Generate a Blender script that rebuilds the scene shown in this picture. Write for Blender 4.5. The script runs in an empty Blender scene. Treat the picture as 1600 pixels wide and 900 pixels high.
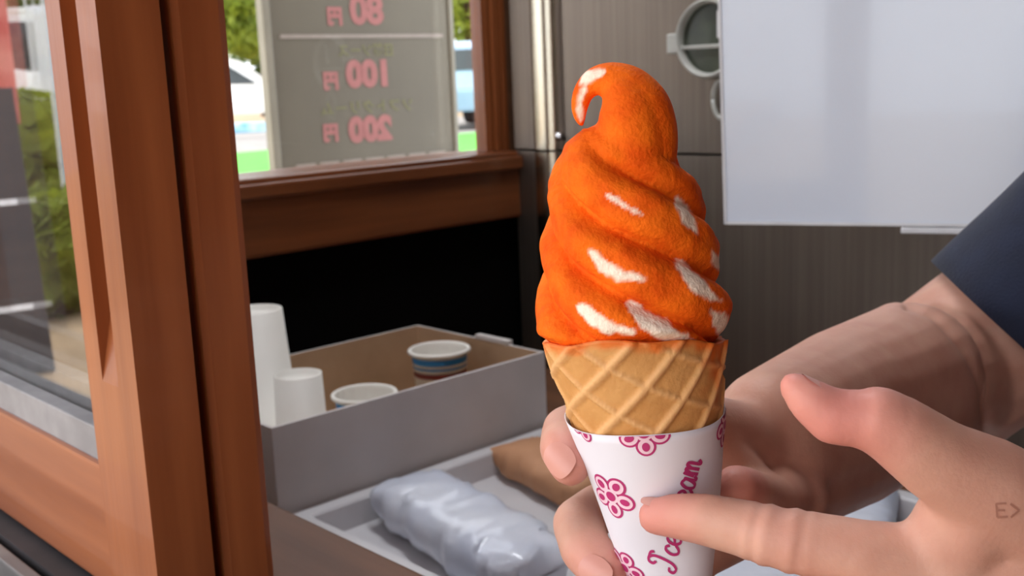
import bpy, bmesh, math, random
import numpy as np
from mathutils import Vector, Matrix, noise
from mathutils.bvhtree import BVHTree

random.seed(7)
SC = bpy.context.scene
COL = SC.collection

# ------------------------------------------------------------------ camera
F = 1716.0                                   # focal length in pixels of a 1600 x 900 frame
CAMZ = 1.40
_u = Vector((-370.0, 8960.0, 1716.0)).normalized()      # world up seen in camera axes
_f = Vector((0, 0, -1)); _f = (_f - _f.dot(_u) * _u).normalized()
_r = _f.cross(_u).normalized()
RW = Matrix((_r, _f, _u))                    # camera axes -> world axes
CAM = Vector((0, 0, CAMZ))
cd = bpy.data.cameras.new('camera'); cam = bpy.data.objects.new('camera', cd); COL.objects.link(cam)
cam.matrix_world = Matrix.Translation(CAM) @ RW.to_4x4()
cd.sensor_width = 36.0; cd.lens = 36.0 * F / 1600.0; cd.clip_start = 0.02; cd.clip_end = 300
cd.dof.use_dof = True; cd.dof.focus_distance = 0.345; cd.dof.aperture_fstop = 24.0
SC.camera = cam

# ------------------------------------------------------------------ light and exposure
W = bpy.data.worlds.new('overcast_sky'); SC.world = W; W.use_nodes = True
wn = W.node_tree.nodes; wl = W.node_tree.links
bg = wn['Background']; bg.inputs['Strength'].default_value = 1.0
tc = wn.new('ShaderNodeTexCoord'); sx = wn.new('ShaderNodeSeparateXYZ'); rp = wn.new('ShaderNodeValToRGB')
wl.new(tc.outputs['Generated'], sx.inputs[0]); wl.new(sx.outputs['Z'], rp.inputs[0]); wl.new(rp.outputs[0], bg.inputs['Color'])
rp.color_ramp.elements[0].position = 0.0; rp.color_ramp.elements[0].color = (0.90, 0.94, 1.0, 1)
rp.color_ramp.elements[1].position = 0.6; rp.color_ramp.elements[1].color = (0.98, 1.0, 1.06, 1)
sl = bpy.data.lights.new('sun', 'SUN'); sl.energy = 0.5; sl.angle = math.radians(14); sl.color = (1.0, 0.95, 0.87)
so = bpy.data.objects.new('sun', sl); COL.objects.link(so); so.rotation_euler = Vector((0.42, 0.16, -0.88)).to_track_quat('-Z', 'Y').to_euler()
SC.view_settings.view_transform = 'Standard'; SC.view_settings.look = 'None'
SC.view_settings.gamma = 1.0; SC.view_settings.use_curve_mapping = False
SC.view_settings.exposure = 1.7

# ------------------------------------------------------------------ pixel helpers
def ray(px, py):
    return RW @ Vector(((px - 800.0) / F, -(py - 450.0) / F, -1.0))
def P(px, py, Y):                            # point of a pixel's ray at world depth Y
    d = ray(px, py); return CAM + d * (Y / d.y)
TH = math.radians(43.0)                      # the kiosk's own axes: u goes into it, v goes to the left along its front
BU = Vector((math.cos(TH), math.sin(TH), 0)); AV = Vector((-math.sin(TH), math.cos(TH), 0))
KM = Matrix.Rotation(TH, 4, 'Z')
def K(u, v, z): return BU * u + AV * v + Vector((0, 0, z))
def toK(p): return Vector((p.dot(BU), p.dot(AV), p.z))
def Pu(px, py, u):
    d = ray(px, py); return CAM + d * (u / d.dot(BU))
def Pv(px, py, v):
    d = ray(px, py); return CAM + d * (v / d.dot(AV))
def Pz(px, py, z):
    d = ray(px, py); return CAM + d * ((z - CAMZ) / d.z)

# ------------------------------------------------------------------ materials
def srgb(r, g, b):
    f = lambda c: (c / 12.92 if c <= 0.04045 else ((c + 0.055) / 1.055) ** 2.4)
    return (f(r / 255), f(g / 255), f(b / 255), 1)
def mat(name, col, rough=0.5, metal=0.0, col2=None, scale=20.0, stretch=(1, 1, 1), bump=0.0, bscale=None, detail=4.0,
        spec=0.5, sss=0.0, trans=0.0, attr=None, coat=0.0, ior=1.45, aniso=0.0, alpha=1.0, sheen=0.0, contrast=(0.35, 0.65)):
    m = bpy.data.materials.new(name); m.use_nodes = True
    n = m.node_tree.nodes; l = m.node_tree.links; b = n['Principled BSDF']
    b.inputs['Roughness'].default_value = rough; b.inputs['Metallic'].default_value = metal
    b.inputs['Specular IOR Level'].default_value = spec; b.inputs['IOR'].default_value = ior
    b.inputs['Base Color'].default_value = col; b.inputs['Transmission Weight'].default_value = trans
    b.inputs['Coat Weight'].default_value = coat; b.inputs['Anisotropic'].default_value = aniso
    b.inputs['Alpha'].default_value = alpha; b.inputs['Sheen Weight'].default_value = sheen
    if sss:
        b.inputs['Subsurface Weight'].default_value = sss; b.inputs['Subsurface Radius'].default_value = (0.008, 0.003, 0.0015)
        b.inputs['Subsurface Scale'].default_value = 1.0
    t = n.new('ShaderNodeTexCoord'); mp = n.new('ShaderNodeMapping'); l.new(t.outputs['Object'], mp.inputs[0])
    mp.inputs['Scale'].default_value = stretch
    if col2 is not None:
        nz = n.new('ShaderNodeTexNoise'); nz.inputs['Scale'].default_value = scale; nz.inputs['Detail'].default_value = detail
        l.new(mp.outputs[0], nz.inputs['Vector'])
        r = n.new('ShaderNodeValToRGB'); r.color_ramp.elements[0].position = contrast[0]; r.color_ramp.elements[1].position = contrast[1]
        r.color_ramp.elements[0].color = col; r.color_ramp.elements[1].color = col2
        l.new(nz.outputs['Fac'], r.inputs[0]); out = r.outputs[0]
        l.new(out, b.inputs['Base Color'])
    else:
        out = None
    if attr:                                    # a painted mask blends towards a second colour
        at = n.new('ShaderNodeAttribute'); at.attribute_name = attr[0]
        mx = n.new('ShaderNodeMix'); mx.data_type = 'RGBA'; l.new(at.outputs['Fac'], mx.inputs['Factor'])
        if out: l.new(out, mx.inputs['A'])
        else: mx.inputs['A'].default_value = col
        mx.inputs['B'].default_value = attr[1]; l.new(mx.outputs['Result'], b.inputs['Base Color'])
        if len(attr) > 2:
            at2 = n.new('ShaderNodeAttribute'); at2.attribute_name = attr[2]; m2 = n.new('ShaderNodeMix'); m2.data_type = 'RGBA'; l.new(at2.outputs['Fac'], m2.inputs['Factor'])
            l.new(mx.outputs['Result'], m2.inputs['A']); m2.inputs['B'].default_value = attr[3]; l.new(m2.outputs['Result'], b.inputs['Base Color'])
    if bump:
        nb = n.new('ShaderNodeTexNoise'); nb.inputs['Scale'].default_value = bscale or scale; nb.inputs['Detail'].default_value = detail
        l.new(mp.outputs[0], nb.inputs['Vector'])
        bp = n.new('ShaderNodeBump'); bp.inputs['Strength'].default_value = bump; bp.inputs['Distance'].default_value = 0.002
        l.new(nb.outputs['Fac'], bp.inputs['Height']); l.new(bp.outputs[0], b.inputs['Normal'])
    return m
def wood(name, c1, c2, axis, rough=0.38, coat=0.15):
    st = [9.0, 9.0, 9.0]; st['xyz'.index(axis)] = 0.55
    return mat(name, c1, rough, col2=c2, scale=6.0, stretch=st, bump=0.12, bscale=14, detail=6, coat=coat, contrast=(0.3, 0.72))
WD1, WD2 = srgb(166, 98, 56), srgb(130, 69, 36)
M = {}
M['sash_z'] = wood('stained_wood_upright', WD1, WD2, 'z')
M['sash_y'] = wood('stained_wood_rail', WD1, WD2, 'y')
M['dark_x'] = wood('dark_wood_rail', srgb(128, 72, 38), srgb(92, 48, 24), 'x')
M['dark_z'] = wood('dark_wood_upright', srgb(150, 86, 48), srgb(112, 60, 30), 'z')
M['counter'] = wood('counter_wood', srgb(112, 72, 46), srgb(88, 54, 33), 'y', rough=.6, coat=0)
M['siding'] = wood('kiosk_siding', srgb(120, 76, 46), srgb(94, 56, 32), 'y')
M['board'] = wood('dim_wall_boards', srgb(104, 72, 50), srgb(84, 56, 38), 'x', rough=0.6, coat=0)
M['black'] = mat('dark_space_black', (0.0025, 0.002, 0.002, 1), 0.75, spec=0.1)
M['gasket'] = mat('grey_glazing_bead', srgb(150, 148, 150), 0.5, col2=srgb(130, 128, 130), scale=40)
M['alu'] = mat('grey_aluminium_track', srgb(150, 146, 142), 0.45, 0.6, col2=srgb(128, 124, 122), scale=30)
M['dark_grey'] = mat('dark_gap', srgb(52, 46, 48), 0.6, col2=srgb(40, 36, 38), scale=30)
M['glass'] = mat('window_glass', (1, 1, 1, 1), 0.0, trans=1.0, ior=1.5)
M['steel'] = mat('brushed_steel', srgb(130, 120, 110), 0.50, 1.0, col2=srgb(120, 110, 101), scale=18, stretch=(9, 9, 0.15), aniso=0.0, bump=0.012, bscale=40)
M['steel_bright'] = mat('polished_steel_edge', srgb(200, 192, 172), 0.22, 1.0, col2=srgb(184, 176, 158), scale=18, stretch=(9, 9, 0.15))
M['chrome'] = mat('chrome', srgb(210, 210, 212), 0.12, 1.0, col2=srgb(190, 190, 194), scale=30)
M['white_board'] = mat('white_gloss_board', srgb(222, 229, 240), 0.16, col2=srgb(214, 223, 236), scale=3, coat=0.4)
M['white_edge'] = mat('white_plastic', srgb(226, 226, 228), 0.35, col2=srgb(214, 214, 216), scale=30)
M['clear'] = mat('frosted_clear_plastic', srgb(214, 214, 206), 0.25, col2=srgb(196, 196, 188), scale=30, trans=0.35)
M['dial'] = mat('dark_green_dial', srgb(66, 72, 58), 0.3, col2=srgb(50, 56, 46), scale=40)
M['carton_out'] = mat('white_carton', srgb(206, 200, 197), 0.7, col2=srgb(196, 190, 187), scale=12, bump=0.04, bscale=90)
M['carton_in'] = mat('brown_carton', srgb(188, 158, 128), 0.8, col2=srgb(172, 142, 112), scale=14, bump=0.06, bscale=90)
M['paper'] = mat('white_paper_cup', srgb(228, 224, 216), 0.55, col2=srgb(220, 216, 208), scale=16)
M['blue'] = mat('blue_print', srgb(46, 132, 190), 0.5, col2=srgb(40, 120, 178), scale=20)
M['red'] = mat('red_print', srgb(132, 52, 44), 0.5, col2=srgb(120, 44, 38), scale=20)
M['tray'] = mat('white_tray', srgb(206, 204, 206), 0.4, col2=srgb(196, 194, 197), scale=10)
M['film'] = mat('milky_plastic_film', srgb(216, 220, 230), 0.3, col2=srgb(196, 203, 220), scale=14, bump=0.5, bscale=26, coat=0.25)
M['kraft'] = mat('kraft_paper', srgb(190, 140, 104), 0.7, col2=srgb(172, 124, 90), scale=16, bump=0.1)
M['skin'] = mat('skin', srgb(210, 162, 141), 0.5, col2=srgb(200, 147, 127), scale=45, bump=0.10, bscale=650, sss=0.10,
                attr=('pink', srgb(214, 132, 122)), spec=0.35)
M['nail'] = mat('fingernail', srgb(214, 156, 142), 0.4, col2=srgb(208, 148, 134), scale=60)
M['hair'] = mat('dark_hair', srgb(34, 27, 24), 0.5, col2=srgb(22, 18, 16), scale=60, stretch=(1, 1, .2), bump=0.4)
M['eye'] = mat('eye_white', srgb(232, 228, 222), 0.2, col2=srgb(225, 220, 214), scale=60)
M['iris'] = mat('iris', srgb(40, 26, 20), 0.15, col2=srgb(30, 20, 16), scale=60)
M['navy'] = mat('navy_cloth', srgb(22, 31, 55), 0.85, col2=srgb(18, 26, 48), scale=60, bump=0.25, bscale=700, sheen=0.1)
M['trouser'] = mat('charcoal_cloth', srgb(52, 52, 56), 0.9, col2=srgb(44, 44, 48), scale=60, bump=0.2, bscale=500)
M['wafer'] = mat('waffle_biscuit', srgb(214, 158, 94), 0.62, col2=srgb(200, 140, 76), scale=55, bump=0.22, bscale=380, sss=0.05,
                 attr=('ridge', srgb(228, 176, 118), 'dust', srgb(222, 112, 36)))
M['wrap'] = mat('white_cone_paper', srgb(232, 229, 236), 0.55, col2=srgb(226, 223, 232), scale=25, bump=0.02, bscale=120)
M['magenta'] = mat('magenta_ink', srgb(186, 50, 112), 0.55, col2=srgb(178, 46, 106), scale=80)
M['pinkwhite'] = mat('pale_pink_ink', srgb(240, 206, 218), 0.55, col2=srgb(238, 198, 212), scale=80)
M['ice'] = mat('orange_powder', srgb(246, 112, 16), 0.8, col2=srgb(226, 84, 4), scale=90, bump=0.4, bscale=620, detail=6, spec=0.2,
               attr=('bare', srgb(252, 234, 214)), contrast=(0.38, 0.66))
M['menu'] = mat('menu_panel', srgb(112, 106, 90), 0.5, col2=srgb(105, 99, 84), scale=4)  # grey-olive is window glare put into the board's colour
M['menu_frame'] = mat('menu_frame', srgb(150, 146, 130), 0.5, col2=srgb(142, 138, 122), scale=10)
M['ink_pink'] = mat('pink_marker', srgb(178, 116, 112), 0.6, col2=srgb(170, 110, 106), scale=50)
M['ink_lime'] = mat('lime_marker', srgb(132, 130, 86), 0.6, col2=srgb(124, 124, 82), scale=50)
M['ink_white'] = mat('white_marker', srgb(164, 154, 144), 0.6, col2=srgb(156, 146, 136), scale=50)
M['turf'] = mat('artificial_turf', srgb(86, 196, 56), 0.8, col2=srgb(72, 178, 46), scale=6, bump=0.4, bscale=60)
M['asphalt'] = mat('pale_asphalt', srgb(150, 144, 138), 0.85, col2=srgb(138, 132, 126), scale=2.5, bump=0.2, bscale=60)
M['paving'] = mat('tan_paving', srgb(186, 160, 128), 0.85, col2=srgb(170, 146, 116), scale=2.5, bump=0.2, bscale=40)
M['leaf'] = mat('yellow_green_leaves', srgb(150, 160, 52), 0.6, col2=srgb(112, 128, 40), scale=2.0)
M['leaf2'] = mat('deep_green_leaves', srgb(96, 118, 52), 0.6, col2=srgb(72, 94, 40), scale=2.0)
M['bark'] = mat('bark', srgb(92, 72, 56), 0.9, col2=srgb(70, 54, 42), scale=12, bump=0.5)
M['car_white'] = mat('white_car_paint', srgb(236, 236, 234), 0.25, col2=srgb(230, 230, 228), scale=3, coat=0.6)
M['car_blue'] = mat('pale_blue_car_paint', srgb(150, 178, 200), 0.25, col2=srgb(142, 170, 194), scale=3, coat=0.6)
M['car_glass'] = mat('tinted_car_glass', srgb(60, 66, 68), 0.08, col2=srgb(52, 58, 60), scale=3)
M['tyre'] = mat('tyre_rubber', srgb(34, 34, 36), 0.8, col2=srgb(26, 26, 28), scale=30)
M['flag_blue'] = mat('blue_banner_cloth', srgb(120, 176, 206), 0.8, col2=srgb(196, 216, 224), scale=2.6, contrast=(.42, .58))
M['flag_red'] = mat('red_banner_cloth', srgb(178, 72, 70), 0.8, col2=srgb(206, 130, 120), scale=3.0, contrast=(.42, .58))
M['flag_white'] = mat('white_banner_cloth', srgb(226, 226, 224), 0.8, col2=srgb(206, 210, 214), scale=3.0)
M['dark_sign'] = mat('charcoal_sign', srgb(58, 58, 62), 0.6, col2=srgb(70, 66, 66), scale=3.0)
M['tan'] = mat('tan_board', srgb(206, 164, 120), 0.7, col2=srgb(192, 148, 104), scale=3.0)
M['lamp'] = mat('lamp_diffuser', srgb(250, 250, 245), 0.5)

def translucent(m, w):                                     # thin sheet that daylight from behind shines through
    n = m.node_tree.nodes; l = m.node_tree.links; b = n['Principled BSDF']; t = n.new('ShaderNodeBsdfTranslucent'); x = n.new('ShaderNodeMixShader'); x.inputs[0].default_value = w
    src = b.inputs['Base Color'].links[0].from_socket; l.new(src, t.inputs['Color'])
    l.new(b.outputs[0], x.inputs[1]); l.new(t.outputs[0], x.inputs[2]); l.new(x.outputs[0], n['Material Output'].inputs['Surface'])
for k_ in ('leaf', 'leaf2'): translucent(M[k_], .5)
# ------------------------------------------------------------------ mesh helpers
def obj(name, me, material, parent=None, smooth=False, mw=None):
    o = bpy.data.objects.new(name, me); COL.objects.link(o)
    if material is not None and not me.materials: me.materials.append(material)
    if smooth:
        me.polygons.foreach_set('use_smooth', [True] * len(me.polygons))
    if parent is not None: o.parent = parent
    if mw is not None: o.matrix_local = mw
    return o
def pyd(name, v, f):
    me = bpy.data.meshes.new(name); me.from_pydata([tuple(x) for x in v], [], f); me.update(); return me
def empty(name, loc=(0, 0, 0), rot=0.0):
    o = bpy.data.objects.new(name, None); COL.objects.link(o); o.location = loc; o.rotation_euler = (0, 0, rot); o.empty_display_size = 0.05; return o
def tag(o, label, cat, group=None):
    o['label'] = label; o['category'] = cat
    if group: o['group'] = group
    return o
def struct(o, label=None):
    o['kind'] = 'structure'
    if label: o['label'] = label
    return o
def boxbm(bm, x0, x1, y0, y1, z0, z1):
    vs = [bm.verts.new(c) for c in ((x0, y0, z0), (x1, y0, z0), (x1, y1, z0), (x0, y1, z0), (x0, y0, z1), (x1, y0, z1), (x1, y1, z1), (x0, y1, z1))]
    for f in ((3, 2, 1, 0), (4, 5, 6, 7), (0, 1, 5, 4), (1, 2, 6, 5), (2, 3, 7, 6), (3, 0, 4, 7)):
        bm.faces.new([vs[i] for i in f])
    return vs
def finish(bm, name, bev=0.0, seg=2):
    if bev:
        bmesh.ops.remove_doubles(bm, verts=bm.verts, dist=1e-6)
        bmesh.ops.bevel(bm, geom=[e for e in bm.edges], offset=bev, segments=seg, affect='EDGES', profile=0.6)
    bmesh.ops.recalc_face_normals(bm, faces=bm.faces)
    me = bpy.data.meshes.new(name); bm.to_mesh(me); bm.free(); return me
def boxes(name, lst, bev=0.0):
    bm = bmesh.new()
    for b in lst:
        if bev:
            t = bmesh.new(); boxbm(t, *b); bmesh.ops.bevel(t, geom=t.edges[:], offset=bev, segments=2, affect='EDGES', profile=0.6)
            tm = bpy.data.meshes.new('t'); t.to_mesh(tm); t.free(); bm.from_mesh(tm); bpy.data.meshes.remove(tm)
        else: boxbm(bm, *b)
    return finish(bm, name)
def kbox(name, b, m, parent=None, bev=0.0):             # a box in the kiosk's own axes
    o = obj(name, boxes(name, [b] if not isinstance(b[0], (tuple, list)) else b, bev), m, parent)
    if parent is None: o.matrix_world = KM
    return o
def lathe(name, prof, n=40, closed=False):
    v = []; f = []
    for i in range(n):
        a = 2 * math.pi * i / n
        for r, z in prof: v.append((r * math.cos(a), r * math.sin(a), z))
    k = len(prof)
    for i in range(n):
        j = (i + 1) % n
        for q in range(k - 1 if not closed else k):
            q2 = (q + 1) % k
            f.append((i * k + q, j * k + q, j * k + q2, i * k + q2))
    me = pyd(name, v, f); bm = bmesh.new(); bm.from_mesh(me); bmesh.ops.remove_doubles(bm, verts=bm.verts, dist=1e-7)
    bmesh.ops.recalc_face_normals(bm, faces=bm.faces); bm.to_mesh(me); bm.free(); return me
def tube(name, pts, rads, n=16, cap=True, shape=None):
    pts = [Vector(p) for p in pts]; v = []; f = []
    up = Vector((0.13, 0.2, 1)).normalized(); prevx = None
    for i, p in enumerate(pts):
        d = (pts[min(i + 1, len(pts) - 1)] - pts[max(i - 1, 0)]).normalized()
        x = prevx - d * prevx.dot(d) if prevx is not None else up.cross(d)
        x.normalize(); y = d.cross(x); prevx = x
        for k in range(n):
            a = 2 * math.pi * k / n; r = rads[i] * (shape(i / (len(pts) - 1), a) if shape else 1)
            v.append(p + x * (math.cos(a) * r) + y * (math.sin(a) * r))
    for i in range(len(pts) - 1):
        for k in range(n):
            f.append((i * n + k, i * n + (k + 1) % n, (i + 1) * n + (k + 1) % n, (i + 1) * n + k))
    if cap: f.append(tuple(range(n))[::-1]); f.append(tuple(range((len(pts) - 1) * n, len(pts) * n)))
    return pyd(name, v, f)
def copy_tree(o, parent=None):
    c = o.copy(); COL.objects.link(c); c.parent = parent
    if parent is not None: c.matrix_parent_inverse = o.matrix_parent_inverse.copy()
    for ch in list(o.children): copy_tree(ch, c)
    return c

# ================================================================== the kiosk shell
VW = 1.05                                    # inner face of the wall on the left
U0, U1 = 0.195, 0.30                         # the service wall's thickness
ZS, ZT = 1.135, 2.10                         # bottom and top of the service opening
struct(kbox('floor', (-0.0 + U1, 1.80, -1.35, VW + 0.1, -0.05, 0.0), M['counter']))
struct(kbox('ceiling', (-0.95, 1.90, -1.45, VW + 0.30, 2.30, 2.36), M['siding']))  # roof, its unseen overhang lengthened to shade the service window
struct(kbox('wall_shade', (-1.05, U0 - .031, -0.85, -0.77, 0, 2.299), M['siding']), 'wooden wing wall added out of view to shade the service opening')  # unseen wall added to block skylight from the right
# service wall: left pier, right pier, below, above
struct(kbox('wall_front', [(U0 - .03, U1, 1.00, VW + .1, 0, 2.30), (U0 - .03, U1, -1.45, -0.75, 0, 2.30),
                           (U0 - .03, U1, -0.75, 1.00, 0, ZS - 0.055), (U0 - .03, U1, -0.75, 1.00, ZT, 2.30)], M['siding']))
struct(kbox('wall_back', (1.80, 1.90, -1.45, VW + .1, 0, 2.30), M['board']))
struct(kbox('wall_right', (U1, 1.80, -1.45, -1.35, 0, 2.30), M['board']))

# left wall with its window: find its edges from the photograph on the plane v = VW
def uz(px, py, v=VW):
    k = toK(Pv(px, py, v)); return k.x, k.z
uA, zA = uz(375, 283); uB, zB = uz(790, 231)            # top of the sill rail
zr0 = (zA + zB) / 2
uC, zC = uz(390, 396); uD, zD = uz(797, 340); zr1 = (zC + zD) / 2   # bottom of it
uw0 = 0.46                                              # window's near jamb (behind the sash)
uw1 = uz(790, 120)[0]                                   # far end of its wooden stile
ug1 = uz(744, 120, VW + .022)[0]
print('side window', zA, zB, zC, zD, uw1, ug1)
struct(kbox('wall_left', [(U1, uw0, VW, VW + .1, 0, 2.30), (uw1, 1.80, VW, VW + .03, zr1, 2.30), (uw1 + .14, 1.80, VW + .03, VW + .1, zr1, 2.30), (uw1 + .14, 1.80, VW + .02, VW + .1, 0, zr1),
                          (uw0, uw1 + .14, VW + .03, VW + .1, 2.08, 2.30), (uw0, uw1, VW, VW + .03, 2.08, 2.30), (uw0, uw1 + .14, VW + .02, VW + .1, 0, zr1 + .005)], M['board']))
bp = struct(kbox('trim_1', (U1 + .01, 1.79, VW + .006, VW + .019, 0.2, zr1), M['black']), 'black panel standing in for the dark space below the wooden sill rail')  # dark space under the rail painted as a black sheet
w1 = struct(empty('window_1'), 'wooden side window with a menu board outside'); w1.matrix_world = KM
obj('sill_rail', boxes('sill_rail', [(uw0, uw1, VW - .022, VW + .07, zr1, zr0)], .004), M['dark_x'], w1)
obj('sill_lip', boxes('sill_lip', [(uw0, uw1, VW - .03, VW + .07, zr0 - .022, zr0 - .006)], .003), M['dark_x'], w1)
ug0 = uw0 + .04
obj('stile', boxes('stile', [(uw0, ug0, VW - .004, VW + .06, zr0 + .0005, 2.08)], .004), M['dark_z'], w1)
wst = (uw1 - ug1)
z_ = (zr0 + .0005, 2.08)
obj('stile', boxes('stile', [(ug1, ug1 + wst * .34, VW + .008, VW + .03, *z_), (ug1 + wst * .34, ug1 + wst * .44, VW + .016, VW + .03, *z_), (ug1 + wst * .44, ug1 + wst * .72, VW + .002, VW + .03, *z_),
                             (ug1 + wst * .72, ug1 + wst * .80, VW + .012, VW + .03, *z_), (ug1 + wst * .80, uw1, VW - .002, VW + .03, *z_)]), M['dark_z'], w1)
obj('head_rail', boxes('head_rail', [(ug0, ug1, VW - .004, VW + .06, 2.02, 2.08)], .004), M['dark_x'], w1)
obj('pane', boxes('pane', [(ug0, ug1, VW + .0225, VW + .0265, zr0 + .0005, 2.02)]), M['glass'], w1)

# ------------------------------------------------------------------ service window: two sliding sashes, both pushed to the left
US = 0.200
k0 = toK(Pu(197, 450, US)); vS = k0.y                         # right edge of the front sash stile
kl = toK(Pu(122, 450, US)); vSl = kl.y
kg1 = toK(Pu(115, 200, US)); kg2 = toK(Pu(140, 200, US)); zg = toK(Pu(155, 500, US)).z
zrb0 = toK(Pu(0, 800, US)).z; zrb1 = toK(Pu(140, 900, US)).z
zrt = toK(Pu(0, 645, US)).z; zbead = toK(Pu(0, 603, US)).z
print('sash', vS, vSl, zg, 'rail bottom', zrb0, zrb1, 'rail top', zrt, zbead, toK(Pu(150, 735, US)).z)
zb = (zrb0 + zrb1) / 2; ZTOP = 2.09; vE = 1.0 - .004
def sash(name, u, v0, v1, groove, label):
    r = tag(empty(name), label, 'window sash', 'sliding sashes of the service window'); r.matrix_world = KM
    d = .0285; vl = v0 + (vSl - vS)
    if groove:
        g0, g1 = sorted((kg1.y, kg2.y))
        bm = bmesh.new()
        for b in ((u, u + d, v0, vl, zb, zg - .03), (u, u + d, v0, g0, zg - .03, ZTOP), (u, u + d, g1, vl, zg - .03, ZTOP), (u + .014, u + d, g0, g1, zg - .03, ZTOP)):
            boxbm(bm, *b)
        vs = [bm.verts.new(c) for c in ((u, g0, zg - .03), (u, g1, zg - .03), (u + .0142, g1, zg - .03), (u + .0142, g0, zg - .03), (u + .0142, g0, zg + .03), (u + .0142, g1, zg + .03))]
        for f in ((0, 1, 5, 4), (0, 4, 3), (1, 2, 5), (3, 4, 5, 2), (0, 3, 2, 1)): bm.faces.new([vs[i] for i in f])
        me = finish(bm, 'stile')
    else:
        me = boxes('stile', [(u, u + d, v0, vl, zb, ZTOP)], .0045)
    obj('stile', me, M['sash_z'], r)
    obj('stile', boxes('stile', [(u, u + d, v1 - .06, v1, zb, ZTOP)], .003), M['sash_z'], r)
    obj('bottom_rail', boxes('bottom_rail', [(u + .001, u + d - .001, vl, v1 - .06, zb, zrt)], .002), M['sash_y'], r)
    obj('top_rail', boxes('top_rail', [(u + .001, u + d - .001, vl, v1 - .06, ZTOP - .07, ZTOP)], .002), M['sash_y'], r)
    obj('glazing_bead', boxes('glazing_bead', [(u + .004, u + .014, vl, v1 - .06, zrt - .001, zbead)], .001), M['gasket'], r)
    obj('pane', boxes('pane', [(u + .014, u + .018, vl, v1 - .06, zrt - .001, ZTOP - .069)]), M['glass'], r)
    return r
sash('window_sash', US, vS, vE, True, 'orange-brown wooden sliding sash with a long grooved finger pull, in the outer track')
sash('window_sash', US + .0345, vS + .003, vE, False, 'plain-edged wooden sliding sash in the inner track, tucked behind the grooved one')
# sill with tracks
sl_ = struct(kbox('trim_2', (U0 - .10, .2655, -0.75, 1.0, ZS - .055, zb - .016), M['alu'], bev=.003), 'grey sill of the service window')
for ku in (US - .055, US - .022):
    kbox('track_rail', (ku, ku + .008, -0.75, 1.0, zb - .0165, zb - .004), M['alu'], None, .001).parent = None
for o in [o for o in COL.objects if o.name.startswith('track_rail')]:
    o.parent = sl_; o.matrix_parent_inverse = KM.inverted(); 
struct(kbox('trim_5', (.266, .335, -0.75, 1.0, ZS - .055, zb - .012), M['counter'], bev=.003), 'brown wooden inner sill of the service window')
kb = kbox('gap_strip', (US - .010, US + .065, -0.75, 1.0, zb - .0165, zb - .003), M['dark_grey']); kb.parent = sl_; kb.matrix_parent_inverse = KM.inverted()  # dark strip painted in as the gap under the sashes

# ------------------------------------------------------------------ counters
ZC = 1.06
TRAYZ = toK(Pu(430, 782, 0.445)).z
print('tray rim z', TRAYZ)
ZC = TRAYZ - 0.028
ct = tag(empty('counter'), 'brown wooden L-shaped counter under the service window and along the left wall', 'counter'); ct.matrix_world = KM
obj('worktop', boxes('worktop', [(U1 + .001, 0.50, -1.34, 0.1995, ZC - .04, ZC)], .004), M['counter'], ct)
obj('worktop', boxes('worktop', [(U1 + .001, 0.965, 0.20, VW - .001, ZC - .04, ZC)], .004), M['counter'], ct)
obj('side_panel', boxes('side_panel', [(.46, .48, -1.34, .199, 0, ZC - .04)]), M['board'], ct)
obj('side_panel', boxes('side_panel', [(.94, .96, .20, VW - .01, 0, ZC - .04)]), M['board'], ct)

# ------------------------------------------------------------------ ceiling lamp
lm = tag(empty('ceiling_lamp'), 'slim white ceiling lamp inside the kiosk above the counter', 'lamp'); lm.matrix_world = KM @ Matrix.Translation((.62, .72, 2.30))
obj('housing', boxes('housing', [(-.09, .09, -.30, .30, -.03, 0)], .004), M['white_edge'], lm)
em = M['lamp'].node_tree.nodes['Principled BSDF']; em.inputs['Emission Color'].default_value = (.93, .96, 1.0, 1); em.inputs['Emission Strength'].default_value = 8.0
obj('diffuser', boxes('diffuser', [(-.075, .075, -.28, .28, -.042, -.0301)], .004), M['lamp'], lm)

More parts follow.
